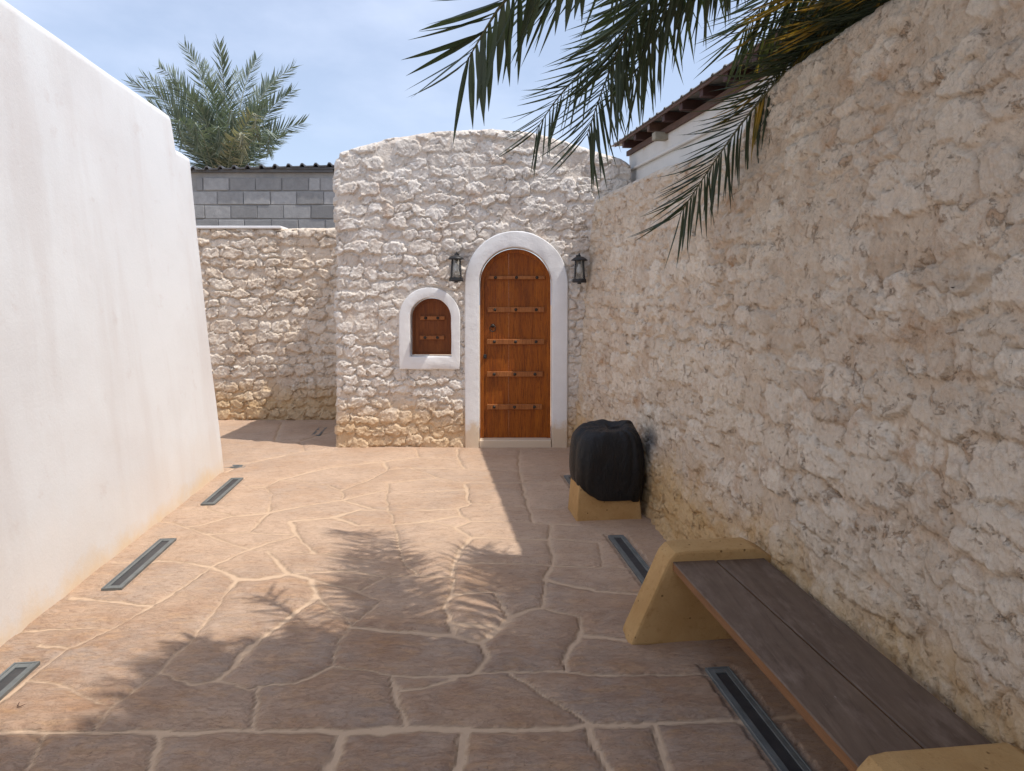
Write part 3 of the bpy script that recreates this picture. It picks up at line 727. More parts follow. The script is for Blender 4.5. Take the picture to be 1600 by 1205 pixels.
# upper part is more heavily plastered in places
H = H + 0.014 * fbm(Aa * 2, Z * 2, 3, 62)
xfr = bx_[None, :] + 0 * Z; near_op = np.zeros(Z.shape)
for o_px in ((727, 886.5, 361, 703), (624.5, 719, 449, 577)):
    xl_ = at(o_px[0], o_px[3], FY)[0]; xr_ = at(o_px[1], o_px[3], FY)[0]; zt_ = at(o_px[0], o_px[2], FY)[2]; zb2 = at(o_px[0], o_px[3], FY)[2]
    r_ = (xr_ - xl_) / 2; c_ = (xl_ + xr_) / 2; zs_ = zt_ - r_
    dd_ = np.where(Z > zs_, np.hypot(xfr - c_, Z - zs_) - r_, np.maximum(np.abs(xfr - c_) - r_, (zb2 - Z) if zb2 > .1 else -9))
    near_op = np.maximum(near_op, 1 - sstep(0.0, 0.035, dd_))
H = H * (1 - near_op) + np.minimum(H, 0.006) * near_op
rd = np.clip((Z - (topz[None, :] - 0.07)) / 0.07, 0, 1); inn = 0.07 * (1 - np.sqrt(1 - rd ** 2 * .999))
P = np.stack([bx_[None, :] + bnx[None, :] * (H - inn), by_[None, :] + bny[None, :] * (H - inn), Z], -1)
q = P[-1].copy(); ext = []
for db, dz in ((0.05, 0.008), (0.12, -0.02)):
    r = q.copy(); r[:, 0] -= bnx * db * (aa < 0) * 0.4; r[:, 1] -= bny * db; r[:, 2] += dz; ext.append(r)
P = np.concatenate([P, np.array(ext)], 0)
lab = padr(face_labels(ID, e, ok), 2, -1)
# openings
def arch_of(pxl, pxr, pyt, pyb, Yp=FY):
    xl = at(pxl, pyb, Yp)[0]; xr = at(pxr, pyb, Yp)[0]; zt = at((pxl + pxr) / 2, pyt, Yp)[2]; zb = at((pxl + pxr) / 2, pyb, Yp)[2]
    return xl, xr, zb, zt
DO = arch_of(727, 886.5, 361, 703); DI = arch_of(748.5, 862, 387, 703)
WO = arch_of(624.5, 719, 449, 577); WI = arch_of(641, 705.5, 465, 557)
def inside(o, x, z, m):
    xl, xr, zb, zt = o; r = (xr - xl) / 2; cxm = (xl + xr) / 2; zs = zt - r
    r2 = r - m
    return ((x > xl + m) & (x < xr - m) & (z > zb + (m if zb > .1 else -1)) & (z <= zs)) | ((z > zs) & (np.hypot(x - cxm, z - zs) < r2))
Xc = (P[:-1, :-1, 0] + P[1:, 1:, 0]) / 2; Zc = (P[:-1, :-1, 2] + P[1:, 1:, 2]) / 2; front = (aa[:-1] >= 0)[None, :]
hole = front & (inside(DO, Xc, Zc, 0.03) | inside(WO, Xc, Zc, 0.03)); lab[hole] = -2
attr = np.stack([padr(mk, 2), padr(tn, 2), padr(ru, 2)], -1)
fb = empty('stone_building', (-0.3, FY + .3, 0), 'limewashed rubble building with an arched wooden door and a small arched window', 'building')
relief(fb, P, lab, attr, MAT['facade'], 'mortar', 'stone', 299, 0.03, 10)
# solid core behind the skin, with a recess left at the openings: strips of wall between them
def core_strip(x0, x1, z0, z1c):
    """prism from x0 to x1; top follows the wall or z1c(x)"""
    n = 14; bm = bmesh.new(); rows = []
    for i in range(n + 1):
        x = x0 + (x1 - x0) * i / n; zt = z1c(x); zb = z0(x) if callable(z0) else z0
        rows.append([bm.verts.new((x, FY + .07, zb)), bm.verts.new((x, FY + .32, zb)), bm.verts.new((x, FY + .32, zt)), bm.verts.new((x, FY + .07, zt))])
    for a_, b_ in zip(rows[:-1], rows[1:]):
        for k in range(4): bm.faces.new([a_[k], b_[k], b_[(k + 1) % 4], a_[(k + 1) % 4]])
    bm.faces.new(rows[0][::-1]); bm.faces.new(rows[-1]); return bm
wtop = lambda x: float(np.interp(x, fx, fz)) - 0.09
def arch_top(o, m):
    xl, xr, zb, zt = o; r = (xr - xl) / 2; c = (xl + xr) / 2
    return lambda x: zt - r + math.sqrt(max(0, (r + m) ** 2 - (x - c) ** 2)) if abs(x - c) < r + m else zt - r
g = 0.02
for nm, b in (('wall_core', core_strip(FX0 + .07, WI[0] - g, -.05, wtop)), ('wall_core', core_strip(WI[1] + g, DI[0] - g, -.05, wtop)),
              ('wall_core', core_strip(DI[1] + g, FX1 - .01, -.05, wtop)), ('wall_core', core_strip(DI[0] - g, DI[1] + g, arch_top(DI, g), wtop)),
              ('wall_core', core_strip(WI[0] - g, WI[1] + g, arch_top(WI, g), wtop)), ('wall_core', core_strip(WI[0] - g, WI[1] + g, -.05, lambda x: WI[2] - g))):
    from_bm(nm, b, MAT['facade'], fb)
box('side_core', (FX0 + .07, FY + .33, -.05), (FX0 + .3, FY + 1.62, min(fz[0], fz[1]) - .1), MAT['facade'], fb)

def arch_pts(o, n=28, close=True, zb=None):
    xl, xr, b, zt = o; r = (xr - xl) / 2; c = (xl + xr) / 2; zs = zt - r; b = b if zb is None else zb
    pts = [(xl, b + (zs - b) * i / 8) for i in range(8)]
    pts += [(c - r * math.cos(math.pi * i / n), zs + r * math.sin(math.pi * i / n)) for i in range(n + 1)]
    pts += [(xr, zs - (zs - b) * (i + 1) / 8) for i in range(8)]
    return pts
def surround(name, oo, ii, closed, parent, proud=0.034, depth=0.12, seed=1):
    A_ = arch_pts(oo, zb=(None if closed else -0.01)); B_ = arch_pts(ii, zb=(None if closed else -0.01))
    if closed:                                     # bottom band, corners matched
        A_ += [(oo[1] - (oo[1] - oo[0]) * i / 8, oo[2]) for i in range(1, 8)]; B_ += [(ii[1] - (ii[1] - ii[0]) * i / 8, ii[2]) for i in range(1, 8)]
    A_ = np.array(A_); B_ = np.array(B_); n = len(A_)
    prof = [(0.0, 0.03), (0.0, -proud + .016), (0.0, -proud + .010), (0.035, -proud), (0.08, -proud - .001), (0.5, -proud - .003), (0.93, -proud - .001), (0.965, -proud), (1.0, -proud + .009), (1.0, -proud + .014), (1.0, 0.02), (1.0, depth)]
    V = []; rs = np.random.RandomState(seed)
    for k, (t, y) in enumerate(prof):
        p = A_ * (1 - t) + B_ * t
        wob = 0.004 * fbm(p[:, 0] * 6 + k * .2, p[:, 1] * 6, 2, seed) + (0.006 * fbm(p[:, 0] * 3, p[:, 1] * 3, 2, seed + 4) if k < 3 else 0)
        for j in range(n):
            nx_ = p[j, 0] + (wob[j] if True else 0); V.append((nx_, FY + y - 0.003 * (rs.rand() - .5), p[j, 1] + wob[j] * (0 if (p[j, 1] < .02) else 1)))
    Fc = []; m = len(prof)
    for k in range(m - 1):
        for j in range(n - 1 + (1 if closed else 0)):
            j2 = (j + 1) % n; Fc.append((k * n + j, k * n + j2, (k + 1) * n + j2, (k + 1) * n + j))
    return add(name, V, Fc, MAT['trim'], parent, smooth=True)
surround('door_surround', DO, DI, False, fb, seed=3)
surround('window_surround', WO, WI, True, fb, seed=5, depth=0.13)
# threshold
box('threshold', (DI[0] + .004, FY - .035, 0.0), (DI[1] - .004, FY + .16, 0.085), MAT['trim'], fb, 0.008)
# window sill slab inside the niche
def clipped_plank(bm, x0, x1, zb, topf, y0, y1, n=5):
    rows = []
    for i in range(n + 1):
        x = x0 + (x1 - x0) * i / n; z = topf(x)
        rows.append([bm.verts.new((x, y0, zb)), bm.verts.new((x, y1, zb)), bm.verts.new((x, y1, z)), bm.verts.new((x, y0, z))])
    for a_, b_ in zip(rows[:-1], rows[1:]):
        for k in range(4): bm.faces.new([a_[k], b_[k], b_[(k + 1) % 4], a_[(k + 1) % 4]])
    bm.faces.new(rows[0][::-1]); bm.faces.new(rows[-1])
def child(o, parent):                    # sub-part under a part, both kept in world coordinates
    return o
def leaf_of(name, o, planks, zb, yface, bands, studs, rail, bname='batten', wood='door'):
    xl, xr, _, zt = o; r = (xr - xl) / 2; c = (xl + xr) / 2; tf = arch_top((xl, xr, zb, zt), -0.004)
    # frame of the leaf: arched ring
    ro = arch_pts((xl + .003, xr - .003, zb, zt - .003)); ri = arch_pts((xl + rail, xr - rail, zb, zt - rail))
    n = len(ro); V = []
    for pts, y in ((ro, yface + .03), (ro, yface - .014), (ri, yface - .014), (ri, yface + .005)): V += [(p[0], y, p[1]) for p in pts]
    Fc = [(k * n + j, k * n + j + 1, (k + 1) * n + j + 1, (k + 1) * n + j) for k in range(3) for j in range(n - 1)]
    root = add(name, V, Fc, MAT[wood], fb)
    x = xl + rail * .6; w = (xr - xl - 1.2 * rail) / planks
    inv = root.matrix_world.inverted()
    def sub(o_): o_.parent = root; o_.matrix_parent_inverse = Matrix.Identity(4); return o_
    for i in range(planks):
        bm = bmesh.new(); clipped_plank(bm, x + .0002, x + w - .0002, zb, tf, yface + random.Random(i).uniform(0, .0008), yface + .03); x += w
        ob = from_bm('plank', bm, MAT[wood])
        sub(ob)
    for (z, xa, xb, hh) in bands:
        bm = bmesh.new(); bm_box(bm, (xa, yface - .026, z - hh / 2), (xb, yface + .001, z + hh / 2), .006, seg=2)
        sub(from_bm(bname, bm, MAT['batten']))
        for sxx in studs:
            bm = bmesh.new(); xx = xa + (xb - xa) * sxx
            prof = [(0.017, 0), (0.016, .004), (0.010, .010), (0.003, .013)]
            rings = [[bm.verts.new((xx + rr * math.cos(k * math.pi / 5), yface - .0255 - dd, z + rr * math.sin(k * math.pi / 5))) for k in range(10)] for rr, dd in prof]
            for q_ in range(3):
                for k in range(10): bm.faces.new([rings[q_][k], rings[q_][(k + 1) % 10], rings[q_ + 1][(k + 1) % 10], rings[q_ + 1][k]])
            bm.faces.new(rings[-1])
            sub(from_bm('stud', bm, MAT['iron'], smooth=True))
    return root, sub
DY = FY + 0.10
def zp(py, Yp=DY): return at(800, py, Yp)[2]
def xp(px, py=600, Yp=DY): return at(px, py, Yp)[0]
door, dsub = leaf_of('door', (DI[0] + .004, DI[1] - .004, 0, DI[3] - .004), 5, 0.086, DY,
                     [(zp(434), xp(763), xp(851), .036), (zp(484), xp(762), xp(850), .055), (zp(534), xp(761), xp(850), .055), (zp(584.5), xp(761), xp(848), .055), (zp(635.5), xp(761), xp(847), .055)],
                     (0.13, 0.50, 0.86), 0.045)
# ring handle and lock
hx, hz = xp(770), zp(511)
bm = bmesh.new()
lathe_pts = [(0.021, 0), (0.021, .004), (0.012, .012), (.006, .016)]
rings = [[bm.verts.new((hx + rr * math.cos(k * math.pi / 7), DY - .001 - dd, hz + .012 + rr * math.sin(k * math.pi / 7))) for k in range(14)] for rr, dd in lathe_pts]
for q_ in range(3):
    for k in range(14): bm.faces.new([rings[q_][k], rings[q_][(k + 1) % 14], rings[q_ + 1][(k + 1) % 14], rings[q_ + 1][k]])
bm.faces.new(rings[-1])
tube(bm, [(hx + .031 * math.sin(t), DY - .020, hz - .016 + .031 * math.cos(t)) for t in np.linspace(0, 2 * math.pi, 22)], .0055, 6, False)
dsub(from_bm('ring_handle', bm, MAT['iron'], smooth=True))
bm = bmesh.new(); lx_, lz_ = xp(758), zp(557)
bm_box(bm, (lx_ - .016, DY - .022, lz_ - .022), (lx_ + .016, DY - .0145, lz_ + .022), .004); bm_box(bm, (lx_ - .008, DY - .045, lz_ - .008), (lx_ + .008, DY - .021, lz_ + .008), .003)
dsub(from_bm('lock', bm, MAT['black_metal']))
WY = FY + 0.105
win, wsub = leaf_of('window_shutter', (WI[0] + .004, WI[1] - .004, WI[2], WI[3] - .004), 3, WI[2] + .012, WY,
                    [(zp(497, WY), xp(657, 500, WY), xp(695, 500, WY), .040), (zp(527.5, WY), xp(656, 500, WY), xp(694.5, 500, WY), .040)], (0.22, 0.72), 0.028, wood='shutter')
bm = bmesh.new(); bm_box(bm, (WI[0] + .03, WY - .013, WI[2] + .012), (WI[1] - .03, WY + .02, WI[2] + .030), .003); wsub(from_bm('bottom_rail', bm, MAT['shutter']))
# dark interior closure behind the leaves
# ---- back wall of the alcove
BYp = 8.66
bz = at(400, 356, BYp)[2]
xsB = np.arange(-5.2, FX0 + .12, 0.0118); Xb, T = np.meshgrid(xsB, np.linspace(0, 1, 215))
tb = bz + 0.012 * fbm(xsB * 3, xsB * 0, 3, 71); Z = T * tb[None, :]
H, mk, ok, ID, tn, ru, e = rubble(Xb, Z, 31, (0.10, 0.18), (0.12, 0.33), 0.030, 1.03, 0.036, 0.05, 0.007, 0.006, 1.25, -0.14, 0.55, (0.46, 0.22))
H += 0.014 * fbm(Xb * 2, Z * 2, 3, 72)
rd = np.clip((Z - (tb[None, :] - 0.05)) / 0.05, 0, 1)
P = np.stack([Xb, BYp - H + 0.05 * (1 - np.sqrt(1 - rd ** 2 * .999)), Z], -1)
q = P[-1].copy(); ext = []
for db, dz in ((0.05, 0.006), (0.28, 0.006), (0.30, -.3)):
    r = q.copy(); r[:, 1] += db; r[:, 2] += dz; ext.append(r)
P = np.concatenate([P, np.array(ext)], 0)
bw = empty('alcove_wall', (-3.2, BYp + .1, 0), 'lower tan rubble wall left of the small building, crossed by a slanting shadow', 'wall')
relief(bw, P, padr(face_labels(ID, e, ok), 3, -1), np.stack([padr(mk, 3), padr(tn, 3), padr(ru, 3)], -1), MAT['back'], 'mortar', 'stone', 299, 0.03, 10)
box('wall_core', (-5.2, BYp + .08, -.05), (FX0 + .1, BYp + .27, bz - .07), MAT['back'], bw)
# thin white coping on the left stretch
cx1 = at(440, 356, BYp)[0]
bm = bmesh.new(); bm_box(bm, (-5.2, BYp - .035, bz - .012), (cx1, BYp + .26, bz + .022), .008, seg=2); from_bm('white_coping', bm, MAT['trim'], bw)

# ---- white plastered wall on the left
LU = -1.885
def lw_top(v): return np.interp(v, [-3, 5.90, 5.935, 5.955, 7], [3.08, 3.065, 3.04, 2.79, 2.79])
lend = 6.30; Rl = 0.045
sv = np.concatenate([np.arange(-2.0, 5.6, .05), np.arange(5.6, lend - Rl, .008)])
Sarc = np.linspace(0, math.pi / 2, 7)[1:]; Send = np.arange(.03, .8, .05)
cu, cv, nu, nv = [], [], [], []
for v in sv: cu.append(0); cv.append(v); nu.append(1); nv.append(0)
for t in Sarc: cu.append(-Rl + Rl * math.cos(t)); cv.append(lend - Rl + Rl * math.sin(t)); nu.append(math.cos(t)); nv.append(math.sin(t))
for s in Send: cu.append(-Rl - s); cv.append(lend); nu.append(0); nv.append(1)
cu, cv, nu, nv = map(np.array, (cu, cv, nu, nv)); tl = lw_top(cv)
T = np.linspace(0, 1, 80)[:, None]; Z = T * tl[None, :]
bat = 0.27 * Z / 2.8
und = 0.010 * fbm(cv[None, :] * 1.1 + cu[None, :] * 1.1, Z * 1.1, 2, 81) + 0.0015 * fbm(cv[None, :] * 5 + cu[None, :] * 5, Z * 5, 3, 82)
rd = np.clip((Z - (tl[None, :] - 0.05)) / 0.05, 0, 1); inn = 0.05 * (1 - np.sqrt(1 - rd ** 2 * .999))
U = LU + cu[None, :] - bat + nu[None, :] * (und - inn); Vv = cv[None, :] + nv[None, :] * (und - inn) + 0 * Z
P = np.stack([U * UH[0] + Vv * VH[0], U * UH[1] + Vv * VH[1], Z], -1)
ext = []
for db, dz in ((0.05, 0.008), (0.30, 0.004)):
    r = P[-1].copy(); k = np.where(nu > .5, 1, 0.0); r[:, 0] -= UH[0] * db * k; r[:, 1] -= UH[1] * db * k; r[:, 2] += dz; ext.append(r)
P = np.concatenate([P, np.array(ext)], 0)
ny, nx, _ = P.shape; idx = np.arange(ny * nx).reshape(ny, nx)
Q = np.stack([idx[:-1, :-1], idx[:-1, 1:], idx[1:, 1:], idx[1:, :-1]], -1).reshape(-1, 4)
lw = empty('plaster_wall', uv(-2.1, 3), 'tall smooth white plastered wall along the left side with a stepped top', 'wall')
link(bpy.data.objects.new('plaster_face', raw_mesh('plaster_face', P.reshape(-1, 3), Q, MAT['plaster'], True)), lw)
bm = bmesh.new()
for (v0, v1, zt) in ((-2.0, 5.86, 2.98), (5.862, 6.2, 2.72)):
    b = []
    for v in (v0, v1): b.append([bm.verts.new(uv(LU - .12, v, -.05)), bm.verts.new(uv(LU - .78, v, -.05)), bm.verts.new(uv(LU - .78, v, zt)), bm.verts.new(uv(LU - .10 - .29 * zt / 2.8, v, zt))])
    for k in range(4): bm.faces.new([b[0][k], b[0][(k + 1) % 4], b[1][(k + 1) % 4], b[1][k]])
    bm.faces.new(b[0][::-1]); bm.faces.new(b[1])
from_bm('wall_core', bm, MAT['plaster'], lw)

# ---- grey block building behind the alcove
KY = 10.4
kb = empty('block_building', (-3.5, KY + .2, 0), 'grey concrete block outbuilding with a dark corrugated roof edge, below the far palm', 'building')
def kz(py): return at(420, py, KY)[2]
box('mortar', (-6.5, KY, 0), (-1.5, KY + .25, kz(266)), MAT['block_mortar'], kb)
rows_y = [(292, 273), (320, 299), (342.5, 321.5), (365, 344)]
row_z = []
z1 = kz(277)
joints = [[307, 318, 359, 400, 441, 483, 501, 545], [300, 340, 381, 423, 464, 506, 548], [279, 320, 361, 402, 443, 486, 527], [299, 341, 382, 424, 466, 508, 548]]
zt = [kz(278), kz(299.5), kz(321), kz(343)]; zb_ = [kz(298.5), kz(320), kz(342), kz(364)]
rsb = random.Random(3)
for r_ in range(4):
    js = [joints[r_][0] - 41, joints[r_][0] - .01] + joints[r_]; js = [j for j in js]
    if r_ == 0: js = joints[0]
    for a_, b_ in zip(js[:-1], js[1:]):
        x0 = at(a_, 320, KY)[0] + .005; x1 = at(b_, 320, KY)[0] - .006
        if x1 - x0 < .05: continue
        bm = bmesh.new(); o_ = rsb.uniform(-.006, .006)
        bm_box(bm, (x0, KY - .016 + o_, zb_[r_] + .006), (x1, KY + .1, zt[r_] - .005), .006, jit=.004, rs=rsb)
        from_bm('block', bm, MAT['block'], kb)
# rough mortar fillet under the roof
def corr_sheet(name, x0, x1, y0, y1, z0, z1, mat, parent, pitch=.2, h=.035, ribw=.05, thick=.004):
    xs_ = []; x = x0
    while x < x1:
        xs_ += [(x, 0), (x + pitch - ribw, 0), (x + pitch - ribw * .7, h), (x + pitch - ribw * .3, h)]; x += pitch
    V = []; 
    for (x, dz) in xs_:
        for yy, zz in ((y0, z0), (y1, z1)):
            for t in (0, -thick): V.append((x, yy, zz + dz + t))
    n = len(xs_); Fc = []
    for i in range(n - 1):
        a_, b_ = i * 4, (i + 1) * 4
        Fc += [(a_, b_, b_ + 2, a_ + 2), (a_ + 1, a_ + 3, b_ + 3, b_ + 1), (a_, a_ + 1, b_ + 1, b_), (a_ + 2, b_ + 2, b_ + 3, a_ + 3)]
    return add(name, V, Fc, mat, parent)
zr = kz(262)
bm = bmesh.new()
cs = corr_sheet('roof_sheet', -6.6, -1.4, KY - .10, KY + 2.6, 0, 0, MAT['sheet_dark'], kb, .205, .040, .075, .02)
for v in cs.data.vertices:      # the eave rises a little to the right
    v.co.z += kz(266) + (v.co.x + 4.75) * 0.028 + (v.co.y - KY) * -0.03
box('roof_beam', (-6.5, KY - .055, kz(270)), (-2.7, KY - .005, kz(265.5)), MAT['sheet_dark'], kb)
box('roof_fascia', (-3.55, KY - .075, kz(266) + .004), (-1.5, KY - .057, kz(262.5) - .004), MAT['sheet_dark'], kb)
box('rear_walls', (-6.45, KY + .26, 0), (-1.55, KY + 2.4, kz(268) - .1), MAT['block_mortar'], kb)

# ---- white building with a projecting metal roof behind the right wall
HU = 2.04; hv1 = 7.13; hz_ = 3.09
hb = empty('white_building', uv(2.6, 3.5), 'white rendered building with a projecting metal roof on red brown rafters, behind the right wall', 'building')
fr = lambda x, y, z: Vector(uv(x, y, z + (.050 * (y - 7.13) if z > 2 else 0)))
box('wall', (HU, -2.0, -.05), (HU + 3.0, hv1, hz_), MAT['whitehouse'], hb, frame=fr)
box('wall_plate', (HU - .028, -2.0, hz_ - .03), (HU - .002, hv1 + .02, hz_ + .02), MAT['brown_wood'], hb, frame=fr)
box('ledge', (HU - .03, -2.0, 2.885), (HU - .003, hv1 - .02, 2.915), MAT['whitehouse'], hb, 0.008, frame=fr)
v = 6.93
while v > 1.2:
    box('rafter', (HU - .125, v - .035, hz_ + .022), (HU + .5, v + .035, hz_ + .10), MAT['red_wood'] if rsb.random() < .7 else MAT['brown_wood'], hb, .003, frame=fr)
    v -= .42
# corrugated sheet running across the corridor direction; ribs seen edge on along the eave
sh = corr_sheet('roof_sheet', -2.0, hv1 + .12, 0, 3.2, 0, 0, MAT['sheet_grey'], hb, .2, .013, .06, .006)
for vt in sh.data.vertices:
    x, y, z = vt.co; vt.co = uv(HU - .150 + y, x, hz_ + .106 + z + y * .10 + .050 * (x - 7.13))
box('fascia', (HU - .138, -2.0, hz_ + .076), (HU - .126, hv1 + .08, hz_ + .101), MAT['brown_wood'], hb, frame=fr)
bv, bh = on_u(1043, 202, HU)
box('wall_stub', (HU - .12, bv - .02, bh - .035), (HU + .05, bv + .07, bh + .035), MAT['stub'], hb, .005, frame=fr)

# ================================================================== PALMS
LEAFV = []
def leaf_mesh(bend, split=False):
    """unit leaflet along +x, width 1 across y, folded like a V, bending down -z"""
    n = 5; V = []
    prof = [0.35, 0.9, 1.0, 0.85, 0.52, 0.03]
    for i in range(n + 1):
        t = i / n; w = prof[i] * .5; x = t; z = -bend * t * t
        V += [(x, -w, z + 0.035 * w), (x, 0, z), (x, w, z + 0.035 * w)]
    Fc = []
    for i in range(n):
        a_ = i * 3; Fc += [(a_, a_ + 3, a_ + 4, a_ + 1), (a_ + 1, a_ + 4, a_ + 5, a_ + 2)]
    return np.array(V), Fc
VAR = [leaf_mesh(b) for b in (0.0, 0.05, 0.12, 0.2)]
def catmull(P, n):
    P = [np.array(p, float) for p in P]; P = [2 * P[0] - P[1]] + P + [2 * P[-1] - P[-2]]
    out = []; m = len(P) - 3
    for i in range(n):
        t = i / (n - 1) * m; k = min(int(t), m - 1); f = t - k
        a, b, c, d = P[k:k + 4]
        out.append(0.5 * ((2 * b) + (-a + c) * f + (2 * a - 5 * b + 4 * c - d) * f * f + (-a + 3 * b - 3 * c + d) * f ** 3))
    return np.array(out)
PALM_LEAVES = []
def frond(root, pts, npair, L, W, sides, rs, leafmat, rmat, r0=.016, start=.12, angs=(62, 25), droop=0.25, singles=False, tipf=0.55, bendset=(0, 1, 2), label=None, gravity=0.0):
    """rachis from base to tip with leaflets; sides = two functions or vectors giving the side directions"""
    C_ = catmull(pts, 40)
    seg = np.linalg.norm(np.diff(C_, axis=0), axis=1); s = np.concatenate([[0], np.cumsum(seg)]); tot = s[-1]
    bm = bmesh.new(); tube(bm, [Vector(p) for p in C_[::2]] + [Vector(C_[-1])], [r0 * (1 - .85 * i / 20) for i in range(21)], 6)
    V = [tuple(v.co) for v in bm.verts]; Fc = [tuple(v.index for v in f.verts) for f in bm.faces] if bm.verts.index_update() is None else []
    bm.free(); mi = [0] * len(Fc)
    items = []
    for i in range(npair):
        t = start + (1 - start) * (i + .5) / npair
        for sd in (0, 1):
            tt = min(.999, t + rs.uniform(-.4, .4) * (1 - start) / npair); d = tt * tot
            p = np.array([np.interp(d, s, C_[:, k]) for k in range(3)]); p2 = np.array([np.interp(min(d + .03, tot), s, C_[:, k]) for k in range(3)])
            p1 = np.array([np.interp(d - .03, s, C_[:, k]) for k in range(3)])
            tg = (p2 - p1); tg /= np.linalg.norm(tg)
            sv_ = np.array(sides[sd](tg) if callable(sides[sd]) else sides[sd], float)
            sv_ = sv_ - tg * np.dot(sv_, tg); sv_ /= np.linalg.norm(sv_)
            an = math.radians(angs[0] + (angs[1] - angs[0]) * tt ** 1.6 + rs.uniform(-7, 7))
            dr = sv_ * math.sin(an) + tg * math.cos(an)
            third = np.cross(tg, sv_); dr += third * rs.choice([-.28, -.05, .18]) + np.array([rs.uniform(-.07, .07) for _ in range(3)])
            dr += np.array([0, 0, -1]) * gravity * rs.uniform(.6, 1.2)
            dr /= np.linalg.norm(dr)
            prof = (0.45 + 0.55 * math.sin(math.pi * min(1, (tt * .95 + .12)))) if tt < .5 else 1 - (1 - tipf) * ((tt - .5) / .5) ** 1.8
            ln = L * prof * rs.uniform(.86, 1.1); wd = W * rs.uniform(.8, 1.15) * (1 if tt < .8 else .8)
            dn = np.array([0, 0, -1.0]); yv = np.cross(dn, dr)
            if np.linalg.norm(yv) < .25: yv = np.cross(np.array([0, 1.0, 0]), dr)
            yv /= np.linalg.norm(yv); zv = np.cross(dr, yv)
            ro = rs.uniform(-.7, .7); yv2 = yv * math.cos(ro) + zv * math.sin(ro); zv2 = np.cross(dr, yv2)
            items.append((p, dr, yv2, zv2, ln, wd, rs.choice(bendset)))
    fo = bpy.data.objects.new('frond', None); fo.name = 'frond'
    later = []
    for it in items:
        p, dr, yv, zv, ln, wd, bi = it
        vv, ff = VAR[bi]
        if singles:
            c = p + dr * ln * .5; r = proj(c)
            if r and -40 < r[0] < 1640 and -60 < r[1] < 1260:
                later.append((ln * wd / r[2] ** 2, it)); continue
        o = len(V); w_ = p[None, :] + vv[:, :1] * dr * ln + vv[:, 1:2] * yv * wd + vv[:, 2:3] * zv * (ln if True else wd)
        V += [tuple(x) for x in w_]; Fc += [tuple(a + o for a in f) for f in ff]; mi += [1] * len(ff)
    me = raw_mesh('frond', V, Fc, [rmat, leafmat], False)
    me.polygons.foreach_set('material_index', np.array(mi, dtype=np.int32)); me.polygons.foreach_set('use_smooth', np.ones(len(me.polygons), dtype=bool))
    bpy.data.objects.remove(fo)
    fo = link(bpy.data.objects.new('frond', me), root)
    if label: fo['label'] = label
    return fo, later, leafmat
bendval = [0.0, 0.05, 0.12, 0.2]
LM = {}
def leaf_object(fo, it, mat):
    p, dr, yv, zv, ln, wd, bi = it
    key = (bi, mat.name)
    if key not in LM:
        vv, ff = VAR[bi]; LM[key] = raw_mesh('leaflet', vv, ff, mat, True)
    o = bpy.data.objects.new('leaflet', LM[key]); COL.objects.link(o); o.parent = fo
    o.matrix_parent_inverse = Matrix.Identity(4)
    m = Matrix.Identity(4)
    for r in range(3):
        m[r][0] = dr[r] * ln; m[r][1] = yv[r] * wd; m[r][2] = zv[r] * ln; m[r][3] = p[r]
    o.matrix_local = m
    return o

rp = random.Random(11)
CR = np.array([2.15, 1.05, 3.55])
palm = empty('date_palm', (CR[0] + .15, CR[1] - .1, 0), 'near date palm whose dark fronds hang over the tall right wall', 'palm tree', 'date palms')
bm = bmesh.new(); tp_ = []; tr_ = []
for i in range(34):
    z = i / 33 * (CR[2] - .05); tp_.append((CR[0] + .15 * (1 - z / 3.5), CR[1] - .1 * (1 - z / 3.5), z - .04)); tr_.append(.19 - .03 * z / 3.5 + (.022 if i % 2 else 0))
tube(bm, tp_, tr_, 14); from_bm('trunk', bm, MAT['trunk'], palm)
down = np.array([0, 0, -1.0])
allsingle = []
def A3(lst): return [CR + np.array([-.05, .05, 0])] + [np.array(at(*q)) for q in lst]
